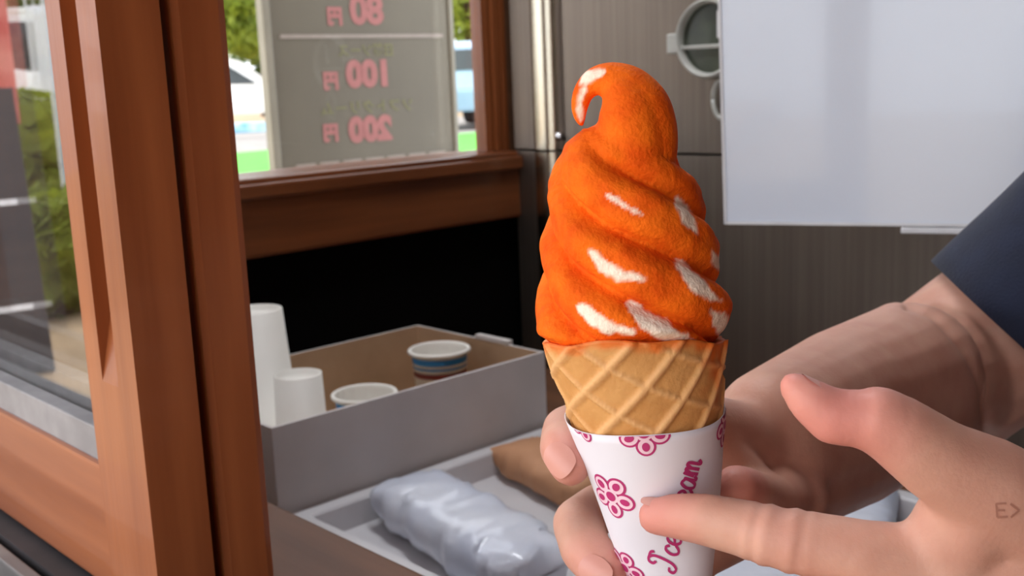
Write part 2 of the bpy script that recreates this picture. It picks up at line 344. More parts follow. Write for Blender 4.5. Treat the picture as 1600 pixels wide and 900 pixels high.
# ------------------------------------------------------------------ steel refrigerator in the corner
VF = VW - .012
UF = toK(Pv(799, 180, VF)).x
def fv(px, py=180): return toK(Pu(px, py, UF)).y
v_a, v_b, v_c = fv(836), fv(872), fv(1041)
zseam = toK(Pu(820, 234, UF)).z
VR = 0.02
print('fridge', UF, v_a, v_b, zseam, fv(1600))
fr = tag(empty('refrigerator'), 'tall brushed steel refrigerator with two stacked doors, in the corner beside the side window', 'refrigerator'); fr.matrix_world = KM
obj('body', boxes('body', [(UF + .045, 1.70, VR, VF, 0.08, 2.0)], .004), M['steel'], fr)
obj('plinth', boxes('plinth', [(UF + .08, 1.68, VR + .02, VF - .02, 0.0, 0.08)]), M['dark_grey'], fr)
def door(z0, z1):
    pts = [(UF + .040, VF - .001), (UF + .003, VF - .001), (UF, VF - .004), (UF, v_a + .003)]
    n = 14; r = (v_a - v_b) / 2
    for i in range(n + 1):                              # convex vertical grip strip
        a = math.pi * i / n; pts.append((UF - .55 * r * math.sin(a), v_a - r + r * math.cos(a)))
    pts += [(UF + .004, v_b - .004), (UF, v_b - .012)]
    n = 18
    for i in range(1, n):                               # faintly hollow steel skin
        t = i / n; pts.append((UF + .004 * math.sin(math.pi * t) * (1 if t < .5 else .6), v_b - .012 + (VR + .004 - v_b + .012) * t))
    pts += [(UF, VR + .004), (UF + .003, VR + .001), (UF + .040, VR + .001)]
    k = len(pts); v = [(u, y, z0) for u, y in pts] + [(u, y, z1) for u, y in pts]
    f = [(i, (i + 1) % k, k + (i + 1) % k, k + i) for i in range(k)] + [tuple(range(k))[::-1], tuple(range(k, 2 * k))]
    me = pyd('door', v, f); me.materials.append(M['steel']); me.materials.append(M['steel_bright'])
    for i in range(4, 4 + 14): me.polygons[i].material_index = 1
    bm = bmesh.new(); bm.from_mesh(me); bmesh.ops.recalc_face_normals(bm, faces=bm.faces); bm.to_mesh(me); bm.free()
    for p in me.polygons: p.use_smooth = len(p.vertices) == 4
    me.set_sharp_from_angle(angle=math.radians(25)) if hasattr(me, 'set_sharp_from_angle') else None
    return obj('door', me, None, fr)
door(zseam + .0015, 1.99); door(0.10, zseam - .0015)
kk = toK(Pu(876, 213, UF))
lk = obj('door_lock', lathe('door_lock', [(0, 0), (.005, 0), (.005, .006), (.004, .008), (0, .008)], 20), M['chrome'], fr, True)
lk.matrix_local = Matrix.Translation((UF + .002, kk.y, kk.z)) @ Matrix.Rotation(-math.pi / 2, 4, 'Y')

# dial and hook on the refrigerator door, half behind the white board
kd = toK(Pu(1113, 60, UF)); rd = (toK(Pu(1065, 60, UF)).y - kd.y) * 1.02
dl = tag(empty('dial_thermometer'), 'round clear-rimmed dial with a side tab on the steel door', 'thermometer')
dl.matrix_world = KM @ Matrix.Translation((UF + .003, kd.y, kd.z)) @ Matrix.Rotation(-math.pi / 2, 4, 'Y')
obj('face', lathe('face', [(0, 0), (rd * .9, 0), (rd * .9, .006), (0, .007)], 40), M['dial'], dl)
obj('rim', lathe('rim', [(rd * .86, 0), (rd, 0), (rd, .012), (rd * .95, .016), (rd * .88, .014), (rd * .86, .007)], 48, True), M['clear'], dl, True)
obj('crossbar', boxes('crossbar', [(-.0045 - .006, .0 - .006, -rd * .95, rd * .95, .006, .011)], .001), M['clear'], dl)
obj('needle', boxes('needle', [(-.0, .028, -.0015 - .012, .0015 - .012, .0075, .0095)], .0005), M['white_edge'], dl)
obj('tab', boxes('tab', [(-.014, .008, rd * .93, rd * 1.32, .002, .012)], .002), M['clear'], dl)
kh = toK(Pu(1130, 155, UF))
hk = tag(obj('hook_ring', tube('hook_ring', [Vector((.0, .011 * math.cos(a), .020 * math.sin(a))) for a in [math.pi * 2 * i / 28 for i in range(29)]], [.0028] * 29, 10), M['clear'], None, True),
         'small pale ring hook below the dial on the steel door', 'hook')
hk.matrix_world = KM @ Matrix.Translation((UF - .0025, kh.y, kh.z))

# white board, its near side standing a little proud of the door on a bracket
wb = Pu(1135, 347, UF - .150)
WR = Vector((math.sin(math.radians(58)), -math.cos(math.radians(58)), 0)); WNn = Vector((0, 0, 1)).cross(WR)    # points away from the camera
wt = tag(empty('white_board'), 'large blank glossy white board hanging in front of the steel door', 'board')
wt.matrix_world = Matrix.Translation(wb) @ Matrix((WR, WNn, Vector((0, 0, 1)))).transposed().to_4x4() @ Matrix.Rotation(math.radians(-1.4), 4, 'Y')
obj('panel', boxes('panel', [(0, .50, 0, .006, 0, .50)], .0015), M['white_board'], wt)
obj('frame_edge', boxes('frame_edge', [(-.002, .0005, -.001, .008, -.002, .502), (-.002, .502, -.001, .008, -.002, .0005), (.4995, .502, -.001, .008, -.002, .502), (-.002, .502, -.001, .008, .4995, .502)]), M['white_edge'], wt)
obj('bracket', boxes('bracket', [(.09, .11, .006, .122, .40, .42)], .001), M['steel'], wt)
obj('bracket', boxes('bracket', [(.40, .42, .006, .038, .40, .42)], .001), M['steel'], wt)
obj('reflection_strip', boxes('reflection_strip', [(.155, .225, -.002, .012, -.008, -.003)], .001), M['white_edge'], wt)  # white strip painting the bright reflection in the steel below the board

# ------------------------------------------------------------------ carton of paper cups
VB0 = 0.75
a0 = toK(Pv(424, 668, VB0)); a1 = toK(Pv(851, 551, VB0))
ZBT = (a0.z + a1.z) / 2; ZB0 = ZC + .0005
b1 = toK(Pz(690, 499, ZBT)); VB1 = b1.y
print('carton', a0, a1, b1, 'height', ZBT - ZB0)
cx0, cx1 = a0.x, a1.x
cb = tag(empty('carton'), 'open white cardboard carton with brown inside, full of paper cups', 'box'); cb.matrix_world = KM
t = .003
def wall2(name, b, inner):                             # white outside, brown inside
    me = boxes(name, [b]); me.materials.append(M['carton_out']); me.materials.append(M['carton_in'])
    for p in me.polygons:
        if p.normal.dot(Vector(inner)) > .5: p.material_index = 1
    return obj(name, me, None, cb)
wall2('side', (cx0, cx1, VB0, VB0 + t, ZB0, ZBT), (0, 1, 0))
wall2('side', (cx0, cx1, VB1 - t, VB1, ZB0, ZBT), (0, -1, 0))
wall2('end', (cx0, cx0 + t, VB0 + t, VB1 - t, ZB0, ZBT), (1, 0, 0))
wall2('end', (cx1 - t, cx1, VB0 + t, VB1 - t, ZB0, ZBT), (-1, 0, 0))
wall2('base', (cx0 + t, cx1 - t, VB0 + t, VB1 - t, ZB0, ZB0 + t), (0, 0, 1))
fl = wall2('flap', (cx1 - t, cx1 + .004, VB0 + .05, VB0 + .10, ZBT - .002, ZBT + .004), (0, 0, -1))

def cup(label, u, v, zb_, h, rt, rb_, bands, inverted=False, tilt=(0, 0), n=1, step=.012):
    r = tag(empty('paper_cup'), label, 'cup', 'paper cups in the carton'); 
    prof = [(0, 0.004), (rb_ * .93, .004), (rb_ * .93, 0), (rb_, 0), (rt, h - .004)]
    for a in range(9):
        q = -math.pi / 2 + a * math.pi * 1.5 / 8; prof.append((rt + .0022 + .0022 * math.cos(q), h - .002 + .0022 * math.sin(q)))
    prof += [(rt - .0006, h - .004), (rb_ - .0008, .006), (0, .006)]
    obj('cup_wall', lathe('cup_wall', prof, 48), M['paper'], r, True)
    for z0, z1, m in bands:
        ra = rb_ + (rt - rb_) * z0 / (h - .004) + .0003; rb2 = rb_ + (rt - rb_) * z1 / (h - .004) + .0003
        obj('printed_band', lathe('printed_band', [(ra, z0), (rb2, z1)], 48), m, r, True)
    for k in range(1, n):                               # rims of the cups nested below
        zz = h - step * k
        ra = rb_ + (rt - rb_) * zz / h
        obj('nested_rim', lathe('nested_rim', [(ra + .0026 + .0022 * math.cos(a * .785), zz + .0022 * math.sin(a * .785)) for a in range(8)], 48, True), M['paper'], r, True)
    mw = KM @ Matrix.Translation((u, v, zb_)) @ Matrix.Rotation(tilt[0], 4, 'X') @ Matrix.Rotation(tilt[1], 4, 'Y')
    if inverted: mw = mw @ Matrix.Translation((0, 0, h)) @ Matrix.Rotation(math.pi, 4, 'X')
    r.matrix_world = mw
    return r
zin = ZB0 + t + .0003
kc = toK(Pv(687, 560, VB0 + .085)); hc_ = ZBT + .004 - zin
cup('white cup with blue and red rings, standing tallest inside the carton', kc.x, VB0 + .085, zin, ZBT + .004 - zin, .0275, .022,
    [(hc_ - .026, hc_ - .021, M['red']), (hc_ - .0125, hc_ - .0065, M['blue']), (hc_ - .0175, hc_ - .0155, M['blue'])])
kc2 = toK(Pv(570, 625, VB0 + .058)); hd_ = ZBT - .011 - zin
cup('white cup with a blue ring sunk low inside the carton', kc2.x, VB0 + .058, zin, ZBT - .011 - zin, .0265, .021, [(hd_ - .014, hd_ - .006, M['blue'])])
def cupz(px, py, v): return toK(Pv(px, py, v))
q1 = cupz(462, 585, VB0 + .045); q2 = cupz(462, 655, VB0 + .045)
wq = (cupz(510, 640, VB0 + .045).x - cupz(415, 640, VB0 + .045).x) * .5 * .80
cup('plain white cup turned upside down at the near end of the carton', q1.x + .002, VB0 + .045, zin, q1.z - zin, wq, wq * .86, [], True)
q3 = cupz(415, 480, VB0 + .118)
cup('tall white cup turned upside down, tallest thing in the carton', q3.x - .012, VB0 + .118, zin, q3.z - zin, .036, .025, [], True)

# ------------------------------------------------------------------ tray with plastic-wrapped packs
UT = .432; ZT0 = ZC + .0005
ty = tag(empty('tray'), 'shallow white tray with a raised rim on the wooden counter', 'tray'); ty.matrix_world = KM
tv0, tv1, tu1 = .215, VB0 - .006, .80
bm = bmesh.new()
def ringq(du, z): return [(UT + du, tv0 + du, z), (tu1 - du, tv0 + du, z), (tu1 - du, tv1 - du, z), (UT + du, tv1 - du, z)]
levels = [ringq(.006, ZT0), ringq(0, ZT0 + .004), ringq(0, TRAYZ - .002), ringq(.002, TRAYZ), ringq(.014, TRAYZ), ringq(.016, TRAYZ - .002), ringq(.02, ZT0 + .006), ringq(.026, ZT0 + .004)]
vv = [[bm.verts.new(c) for c in L] for L in levels]
for i in range(len(vv) - 1):
    for k in range(4): bm.faces.new((vv[i][k], vv[i][(k + 1) % 4], vv[i + 1][(k + 1) % 4], vv[i + 1][k]))
bm.faces.new(vv[0][::-1]); bm.faces.new(vv[-1])
obj('tray_body', finish(bm, 'tray_body'), M['tray'], ty)
def pack(name, label, cat, u, v, z, L, Wd, H, rot, m, seed, group=None):      # a pillow-shaped wrapped pack
    nU, nV = 44, 26; v_ = []; f = []
    for i in range(nU + 1):
        s = -1 + 2 * i / nU; e = max(0.0, 1 - abs(s) ** 6) ** .5
        for k in range(nV):
            a = 2 * math.pi * k / nV
            ca, sa = math.cos(a), math.sin(a)
            sq = lambda c: math.copysign(abs(c) ** .7, c)
            p = Vector((s * L / 2, sq(ca) * Wd / 2 * (.55 + .45 * e), sq(sa) * H / 2 * max(e, .06)))
            nn = noise.noise(Vector((p.x * 40 + seed, p.y * 60, p.z * 40))) * .0035 + noise.noise(Vector((p.x * 130, p.y * 100 + seed, 3))) * .0022
            p *= 1 + nn / .03
            p.z = max(p.z, -H / 2)
            v_.append(p)
    for i in range(nU):
        for k in range(nV): f.append((i * nV + k, i * nV + (k + 1) % nV, (i + 1) * nV + (k + 1) % nV, (i + 1) * nV + k))
    f.append(tuple(range(nV))[::-1]); f.append(tuple(range(nU * nV, (nU + 1) * nV)))
    me = pyd(name, v_, f); bm = bmesh.new(); bm.from_mesh(me); bmesh.ops.recalc_face_normals(bm, faces=bm.faces); bm.to_mesh(me); bm.free()
    o = tag(obj(name, me, m, None, True), label, cat, group)
    o.matrix_world = KM @ Matrix.Translation((u, v, z + H / 2)) @ Matrix.Rotation(rot, 4, 'Z')
    return o
zt = ZT0 + .0045
g = toK(Pz(725, 825, zt + .02))
pack('wrapped_pack', 'long milky plastic-wrapped pack lying in the tray, next to the carton', 'pack', g.x, g.y, zt, .21, .075, .042, math.radians(80), M['film'], 1)
g = toK(Pz(835, 745, zt + .015))
pack('paper_pack', 'brown kraft paper pack behind the plastic-wrapped pack', 'pack', g.x + .02, g.y + .0, zt, .14, .06, .032, math.radians(78), M['kraft'], 5)
g = toK(Pz(1345, 800, zt + .015))
pack('wrapped_pack', 'crumpled bluish plastic pack at the tray end below the bare forearm', 'pack', g.x - .02, g.y, zt, .13, .07, .035, math.radians(25), M['film'], 9)
g = toK(Pz(1190, 905, zt + .01))
pack('wrapped_pack', 'flat white plastic-wrapped pack in the tray beneath the pointing finger', 'pack', g.x, g.y, zt, .16, .10, .022, math.radians(60), M['film'], 14)

# ================================================================== the ice cream cone
YC = 0.352
rim = P(992, 526, YC)
depth = -(RW.inverted() @ (rim - CAM)).z
Q = depth / F                                              # metres per pixel at the cone
beta = math.atan2(rim.x, rim.y)
Rt = Vector((math.cos(beta), -math.sin(beta), 0)); UP = Vector((0, 0, 1))
lean = math.radians(7.4)
Zl = (UP * math.cos(lean) - Rt * math.sin(lean)).normalized(); Xl = (Rt * math.cos(lean) + UP * math.sin(lean)).normalized(); Yl = Zl.cross(Xl)
CM = Matrix.Translation(rim) @ Matrix((Xl, Yl, Zl)).transposed().to_4x4()      # local: z along the cone's axis, -y to the camera
def proj(w):
    c = RW.inverted() @ (w - CAM); return 800 + F * c.x / -c.z, 450 - F * c.y / -c.z, -c.z
for _ in range(20):                                        # lean the axis until it runs through the photographed cone
    ln = [proj(CM @ Vector((0, 0, z_))) for z_ in np.linspace(-.16, .14, 61)]
    xa = np.interp(890, [a[1] for a in ln[::-1]], [a[0] for a in ln[::-1]])
    lean += (1046 - xa) / 360 * .8
    Zl = (UP * math.cos(lean) - Rt * math.sin(lean)).normalized(); Xl = (Rt * math.cos(lean) + UP * math.sin(lean)).normalized(); Yl = Zl.cross(Xl)
    CM = Matrix.Translation(rim) @ Matrix((Xl, Yl, Zl)).transposed().to_4x4()
_z = np.linspace(.14, -.16, 121); _p = [proj(CM @ Vector((0, 0, z_))) for z_ in _z]
_py = [a[1] for a in _p]; _px = [a[0] for a in _p]; _d = [a[2] / F for a in _p]
def axx(py): return float(np.interp(py, _py, _px))
def zl(py): return float(np.interp(py, _py, _z))
def qz(py): return float(np.interp(py, _py, _d))
R0 = 143 * Q; _zb = zl(890); _rb = 61.5 * qz(890)
L_ = R0 * -_zb / (R0 - _rb)
print('cone', math.degrees(lean), R0, L_, Q)
def rc(z): return R0 * (1 + z / L_)                        # cone radius at local height z (negative below the rim)
cone = tag(empty('ice_cream_cone'), 'soft serve swirl dusted in orange powder on a waffle cone in a printed paper sleeve', 'ice cream')
TIP = CM @ Matrix.Translation((0, 0, -L_))
cone.matrix_world = TIP
def inL(o): o.matrix_local = Matrix.Translation((0, 0, L_)); return o

# --- waffle
nT, nS = 520, 150
ztop = .010
def rimz(th): return 30 * Q * max(0.0, math.sin(th)) - 26 * Q * max(0.0, math.cos(th)) - 9 * Q * min(0.0, math.cos(th)) + .0006 * math.sin(7 * th + 1)     # th: 0 right, pi/2 towards the camera
v_ = np.zeros((nS + 1, nT, 3)); rg = np.zeros((nS + 1, nT))
sa = math.sin(math.atan(R0 / L_))
for j in range(nT):
    th = 2 * math.pi * j / nT; zr = rimz(th)
    for i in range(nS + 1):
        z = zr + (-L_ * .985 - zr) * (i / nS) ** 1.0
        s = (z + L_)
        phi = (th - math.pi / 2) * sa
        X, Y = s * math.sin(-phi), s * math.cos(phi)       # flat, unrolled wafer (X to the right in front)
        def rid(ang, sp, w, off):
            d = (X * math.cos(ang) + Y * math.sin(ang) + off) / sp
            d = abs(d - round(d)) * sp
            return max(0.0, min(1.0, (w - d) / (w * .6)))
        e1 = rid(math.radians(-47), .0125, .0017, .001); e2 = rid(math.radians(-124), .0128, .0012, .002) * .7
        e = max(e1, e2)
        r = rc(z) + e * .0011 - .0003
        v_[i, j] = (r * math.cos(th), -r * math.sin(th), z); rg[i, j] = e
vlist = v_.reshape(-1, 3).tolist(); n0 = len(vlist)
f = [(i * nT + j, i * nT + (j + 1) % nT, (i + 1) * nT + (j + 1) % nT, (i + 1) * nT + j) for i in range(nS) for j in range(nT)]
inn = []
for j in range(nT):                                        # inner lip
    th = 2 * math.pi * j / nT; z = rimz(th)
    vlist.append(((rc(z) - .0026) * math.cos(th), -(rc(z) - .0026) * math.sin(th), z - .0002))
for j in range(nT):
    th = 2 * math.pi * j / nT; vlist.append(((rc(-.02) - .0026) * math.cos(th), -(rc(-.02) - .0026) * math.sin(th), -.02))
for j in range(nT):
    f.append((j, n0 + j, n0 + (j + 1) % nT, (j + 1) % nT)); f.append((n0 + j, n0 + nT + j, n0 + nT + (j + 1) % nT, n0 + (j + 1) % nT))
me = pyd('waffle_cone', vlist, f); at = me.attributes.new('ridge', 'FLOAT', 'POINT')
at.data.foreach_set('value', np.concatenate([rg.reshape(-1), np.zeros(2 * nT)]).astype(np.float32))
ds = np.zeros(len(vlist))                                  # powder that fell on the wafer, mostly on the right and along the rim
for i_, c_ in enumerate(vlist):
    th = math.atan2(-c_[1], c_[0]); p_ = Vector(c_); dz = rimz(th) - c_[2]
    a_ = max(0, 1 - dz / .0045) * .9 + (max(0, 1 - abs(th - .45) / .5) * max(0, 1 - dz / .024) * .9)
    ds[i_] = min(1, max(0, a_ * 1.2 + .9 * noise.noise(p_ * 240) * min(1, a_ * 3) - .1))
ad = me.attributes.new('dust', 'FLOAT', 'POINT'); ad.data.foreach_set('value', ds.astype(np.float32))
bm = bmesh.new(); bm.from_mesh(me); bmesh.ops.recalc_face_normals(bm, faces=bm.faces); bm.to_mesh(me); bm.free()
inL(obj('waffle_cone', me, M['wafer'], cone, True))

# --- paper sleeve
CMI = CM.inverted()
def pix2cone(px, py):                                      # pixel on the front of the cone -> (theta, z)
    o_ = CMI @ CAM; d_ = CMI.to_3x3() @ ray(px, py); best = None
    for t_ in np.linspace(.30, .42, 1201):
        p = o_ + d_ * t_; g_ = math.hypot(p.x, p.y) - rc(p.z)
        if best is None or g_ < best[0]: best = (g_, p)
        if g_ <= 0: best = (g_, p); break
    p = best[1]; return math.atan2(-p.y, p.x), p.z
_, zsl = pix2cone(1010, 677)
def slz(th): return zsl - 9 * Q * math.cos(th) - 3 * Q * (1 + math.sin(3 * th))      # top edge, higher on the right
OFF = .0016
vs_ = []; f = []; nT2 = 160; nS2 = 40
for lay, off in ((0, OFF), (1, OFF - .0003)):
    for j in range(nT2):
        th = 2 * math.pi * j / nT2
        for i in range(nS2 + 1):
            z = slz(th) + (-L_ * .992 - slz(th)) * i / nS2
            r = rc(z) + off + .0003 * math.sin(th * 3 + z * 90)
            vs_.append((r * math.cos(th), -r * math.sin(th), z))
k = nS2 + 1; o2 = nT2 * k
for j in range(nT2):
    jn = (j + 1) % nT2
    for i in range(nS2):
        f.append((j * k + i, jn * k + i, jn * k + i + 1, j * k + i + 1)); f.append((o2 + j * k + i, o2 + j * k + i + 1, o2 + jn * k + i + 1, o2 + jn * k + i))
    f.append((j * k, o2 + j * k, o2 + jn * k, jn * k))
me = pyd('paper_sleeve', vs_, f); bm = bmesh.new(); bm.from_mesh(me); bmesh.ops.recalc_face_normals(bm, faces=bm.faces); bm.to_mesh(me); bm.free()
sleeve = inL(obj('paper_sleeve', me, M['wrap'], cone, True))
def onsl(th0, z0, dx, dy, off):                            # dx, dy in photo pixels along the paper
    z = z0 - dy * Q; th = th0 - dx * Q / max(.004, rc(z0)); z = min(z, slz(th) - .0002)
    r = rc(z) + OFF + .0003 * math.sin(th * 3 + z * 90) + off
    return (r * math.cos(th), -r * math.sin(th), z)
def flower(px, py, R, rot):
    th0, z0 = pix2cone(px, py)
    V = []; Fc = []; MI = []
    def ell(cx, cy, a, b, ang, off, mi, n=22):
        c0 = len(V); V.append(onsl(th0, z0, cx, cy, off))
        for q in range(2):
            for i in range(n):
                t_ = 2 * math.pi * i / n; ex, ey = a * math.cos(t_) * (q + 1) / 2, b * math.sin(t_) * (q + 1) / 2
                V.append(onsl(th0, z0, cx + ex * math.cos(ang) - ey * math.sin(ang), cy + ex * math.sin(ang) + ey * math.cos(ang), off))
        for i in range(n):
            j = (i + 1) % n
            Fc.append((c0, c0 + 1 + i, c0 + 1 + j)); MI.append(mi)
            Fc.append((c0 + 1 + i, c0 + 1 + n + i, c0 + 1 + n + j, c0 + 1 + j)); MI.append(mi)
    for p in range(5):
        a = rot + p * math.tau / 5; cx, cy = .60 * R * math.cos(a), .60 * R * math.sin(a)
        ell(cx, cy, .43 * R, .40 * R, a, .00015, 0); ell(cx, cy, .335 * R, .305 * R, a, .00028, 1); ell(cx * 1.02, cy * 1.02, .20 * R, .15 * R, a, .0004, 0)
    ell(0, 0, .33 * R, .33 * R, 0, .00033, 1); ell(0, 0, .22 * R, .22 * R, 0, .00045, 0)
    me = pyd('printed_flower', V, Fc); me.materials.append(M['magenta']); me.materials.append(M['pinkwhite'])
    me.polygons.foreach_set('material_index', MI)
    o = obj('printed_flower', me, None, sleeve); return o
for a in ((961, 772, 38, .35), (1006, 674, 37, 1.57), (1124, 664, 34, .5), (913, 660, 30, 1.4), (985, 884, 34, .2)): flower(*a)
# lettering: script-like strokes, written upward along the cone
STR = {  # strokes in letter units (x along the line, y up), x-height 1
 'I': ([[(.35, 1.55), (.1, 1.75), (.15, 2.05), (.5, 2.1), (.8, 1.7), (.75, 1.0), (.55, .3), (.2, -.05), (-.15, .1), (-.1, .45), (.2, .5)], [(.5, 2.1), (1.0, 2.0), (1.15, 1.75)]], 1.25),
 'c': ([[(.75, .75), (.6, .98), (.3, .92), (.08, .5), (.2, .08), (.5, .02), (.85, .3)]], .85),
 'e': ([[(.1, .42), (.5, .5), (.75, .75), (.55, 1.0), (.22, .85), (.08, .42), (.25, .05), (.55, .03), (.9, .32)]], .88),
 'C': ([[(1.2, 1.6), (1.05, 2.0), (.6, 1.9), (.2, 1.2), (.15, .5), (.45, .05), (.9, .1), (1.25, .5)]], 1.3),
 'r': ([[(0, .3), (.22, .95), (.35, .85), (.62, .9), (.55, .4), (.6, .05), (.85, .25)]], .85),
 'a': ([[(.75, .85), (.45, 1.0), (.12, .6), (.15, .12), (.45, .08), (.75, .6), (.82, .95), (.72, .3), (.8, .04), (1.02, .25)]], 1.02),
 'm': ([[(0, .3), (.18, .95), (.22, .9), (.15, .02)], [(.2, .6), (.45, .98), (.58, .85), (.5, .02)], [(.55, .6), (.82, .98), (.98, .85), (.9, .15), (1.0, .02), (1.2, .25)]], 1.2), ' ': ([], .55)}
def crom(pts, n=7):
    out = []; p = [pts[0]] + list(pts) + [pts[-1]]
    for i in range(1, len(p) - 2):
        for q in range(n):
            t_ = q / n; a, b, c, d = (np.array(p[i + m_]) for m_ in (-1, 0, 1, 2))
            out.append(tuple(.5 * ((2 * b) + (c - a) * t_ + (2 * a - 5 * b + 4 * c - d) * t_ * t_ + (3 * b - a - 3 * c + d) * t_ ** 3)))
    out.append(tuple(pts[-1])); return out
lx, ly = 1046, 898; S = 21.0
th0, z0 = pix2cone(1052, 830)
e1 = np.array((.27, -.963)); e2 = np.array((-.963, -.27))
V = []; Fc = []; pen = 0.0; r0 = np.array((lx - 1052, ly - 830), float)
for ch in 'Ice Cream':
    strokes, adv = STR[ch]
    for st in strokes:
        pts = crom(st); c0 = len(V)
        for i, p in enumerate(pts):
            q = np.array(p) * 1.0; a = np.array(pts[max(i - 1, 0)]); b = np.array(pts[min(i + 1, len(pts) - 1)])
            d = b - a; d = d / (np.linalg.norm(d) + 1e-6); nrm = np.array((-d[1], d[0])); hw = .085 + .035 * abs(d[1])
            for sgn in (-1, 1):
                g_ = q + nrm * hw * sgn; g_ = np.array((pen + g_[0] + .18 * g_[1], g_[1])) * S
                w_ = r0 + e1 * g_[0] + e2 * g_[1]
                V.append(onsl(th0, z0, w_[0], w_[1], .0003))
        for i in range(len(pts) - 1): Fc.append((c0 + 2 * i, c0 + 2 * i + 1, c0 + 2 * i + 3, c0 + 2 * i + 2))
    pen += adv
obj('printed_lettering', pyd('printed_lettering', V, Fc), M['magenta'], sleeve)

# --- soft serve
tab = np.array([(560, 992, 126), (545, 990, 140), (520, 988, 150), (490, 986, 154), (450, 985, 149), (410, 983, 142), (380, 980, 135), (340, 975, 126),
                (300, 970, 117), (270, 960, 104), (240, 952, 90), (215, 950, 72), (200, 955, 50), (190, 965, 25)], float)[::-1]
nR, nA = 190, 300
vs_ = []; f = []
for i in range(nR + 1):
    py = 190 + (560 - 190) * i / nR
    cxp = np.interp(py, tab[:, 0], tab[:, 1]); w = np.interp(py, tab[:, 0], tab[:, 2])
    for j in range(nA):
        th = 2 * math.pi * j / nA
        ph = py / 93.0 + 5 * th / (2 * math.pi) + .07 * math.sin(2 * th + py * .02)
        t_ = ph - math.floor(ph); d = abs(2 * t_ - 1)
        amp = 33.0 * min(1, max(0, (py - 200) / 60.0))
        lob = amp * (d ** 3.4) - 3.0 * math.sin(2 * math.pi * t_)
        q_ = qz(py); r = (w - lob) * q_
        x0 = (cxp - axx(py)) * q_; z = zl(py)
        p = Vector((x0 + r * math.cos(th), -r * math.sin(th), z))
        ta_ = math.atan2(-p.y, p.x); lim = rc(z) - .0030; dz = z - rimz(ta_)
        if dz < .003:                                      # goes down inside the wafer
            rr_ = math.hypot(p.x, p.y); k_ = min(1, (.003 - dz) / .004)
            if rr_ > lim: p.x *= 1 + (lim / rr_ - 1) * k_; p.y *= 1 + (lim / rr_ - 1) * k_
        p += Vector((math.cos(th), -math.sin(th), 0)) * (noise.noise(p * 70) * .0011 + noise.noise(p * 190) * .0005)
        vs_.append(p)
for i in range(nR):
    for j in range(nA): f.append((i * nA + j, i * nA + (j + 1) % nA, (i + 1) * nA + (j + 1) % nA, (i + 1) * nA + j))
f.append(tuple(range(nA))[::-1]); f.append(tuple(range(nR * nA, (nR + 1) * nA)))
bm = bmesh.new(); bm.from_mesh(pyd('t', vs_, f))
tp = [(992, 268, 56), (994, 238, 59), (992, 205, 59), (986, 175, 54), (972, 148, 42), (952, 131, 29), (930, 128, 21), (913, 140, 16), (906, 160, 13), (906, 178, 9), (909, 192, 3)]
def loc(px, py, dy=0): return Vector(((px - axx(py)) * qz(py), dy, zl(py)))
fine = crom([(a, b, c) for a, b, c in tp], 8)
tm = tube('t', [loc(a, b, -.004 * (1 - i / len(fine))) for i, (a, b, c) in enumerate(fine)], [max(c, 1) * Q for a, b, c in fine], 80,
          shape=lambda s, a: 1 + .15 * (abs(math.cos(1.5 * a + .55 + 1.8 * s)) ** .8 - .62) * (1 - .4 * s))
bm.from_mesh(tm); bmesh.ops.recalc_face_normals(bm, faces=bm.faces)
me = bpy.data.meshes.new('raw'); bm.to_mesh(me); bm.free()
def remesh(me, voxel, smooth, fac=.5):
    o = bpy.data.objects.new('tmp', me); COL.objects.link(o)
    m = o.modifiers.new('r', 'REMESH'); m.mode = 'VOXEL'; m.voxel_size = voxel; m.adaptivity = 0
    if smooth:
        s_ = o.modifiers.new('s', 'SMOOTH'); s_.factor = fac; s_.iterations = smooth
    dg = bpy.context.evaluated_depsgraph_get(); dg.update()
    out = bpy.data.meshes.new_from_object(o.evaluated_get(dg)); bpy.data.objects.remove(o)
    return out
me = remesh(me, .0008, 2); me.name = 'soft_serve'; me.materials.clear()
co = np.zeros(len(me.vertices) * 3, np.float32); me.vertices.foreach_get('co', co); co = co.reshape(-1, 3)
Wm = np.array(CM); wc = co @ Wm[:3, :3].T + Wm[:3, 3]
cc = (wc - np.array(CAM)) @ np.array(RW)                    # camera axes
pxv = 800 + F * cc[:, 0] / -cc[:, 2]; pyv = 450 - F * cc[:, 1] / -cc[:, 2]
ST = [([(945, 303), (975, 322), (1005, 335)], 4), ([(925, 395), (945, 415), (970, 430), (1005, 438)], 9), ([(985, 476), (1010, 500), (1045, 522), (1085, 540)], 14),
      ([(905, 478), (930, 500), (955, 512), (985, 518)], 12), ([(1058, 312), (1072, 340), (1086, 362)], 10), ([(1056, 405), (1080, 436), (1100, 455), (1124, 470)], 11),
      ([(1114, 392), (1125, 420)], 7), ([(1112, 486), (1126, 505), (1134, 524)], 12), ([(908, 128), (924, 117), (942, 112)], 9), ([(914, 138), (907, 160), (907, 188)], 6)]
mask = np.zeros(len(co))
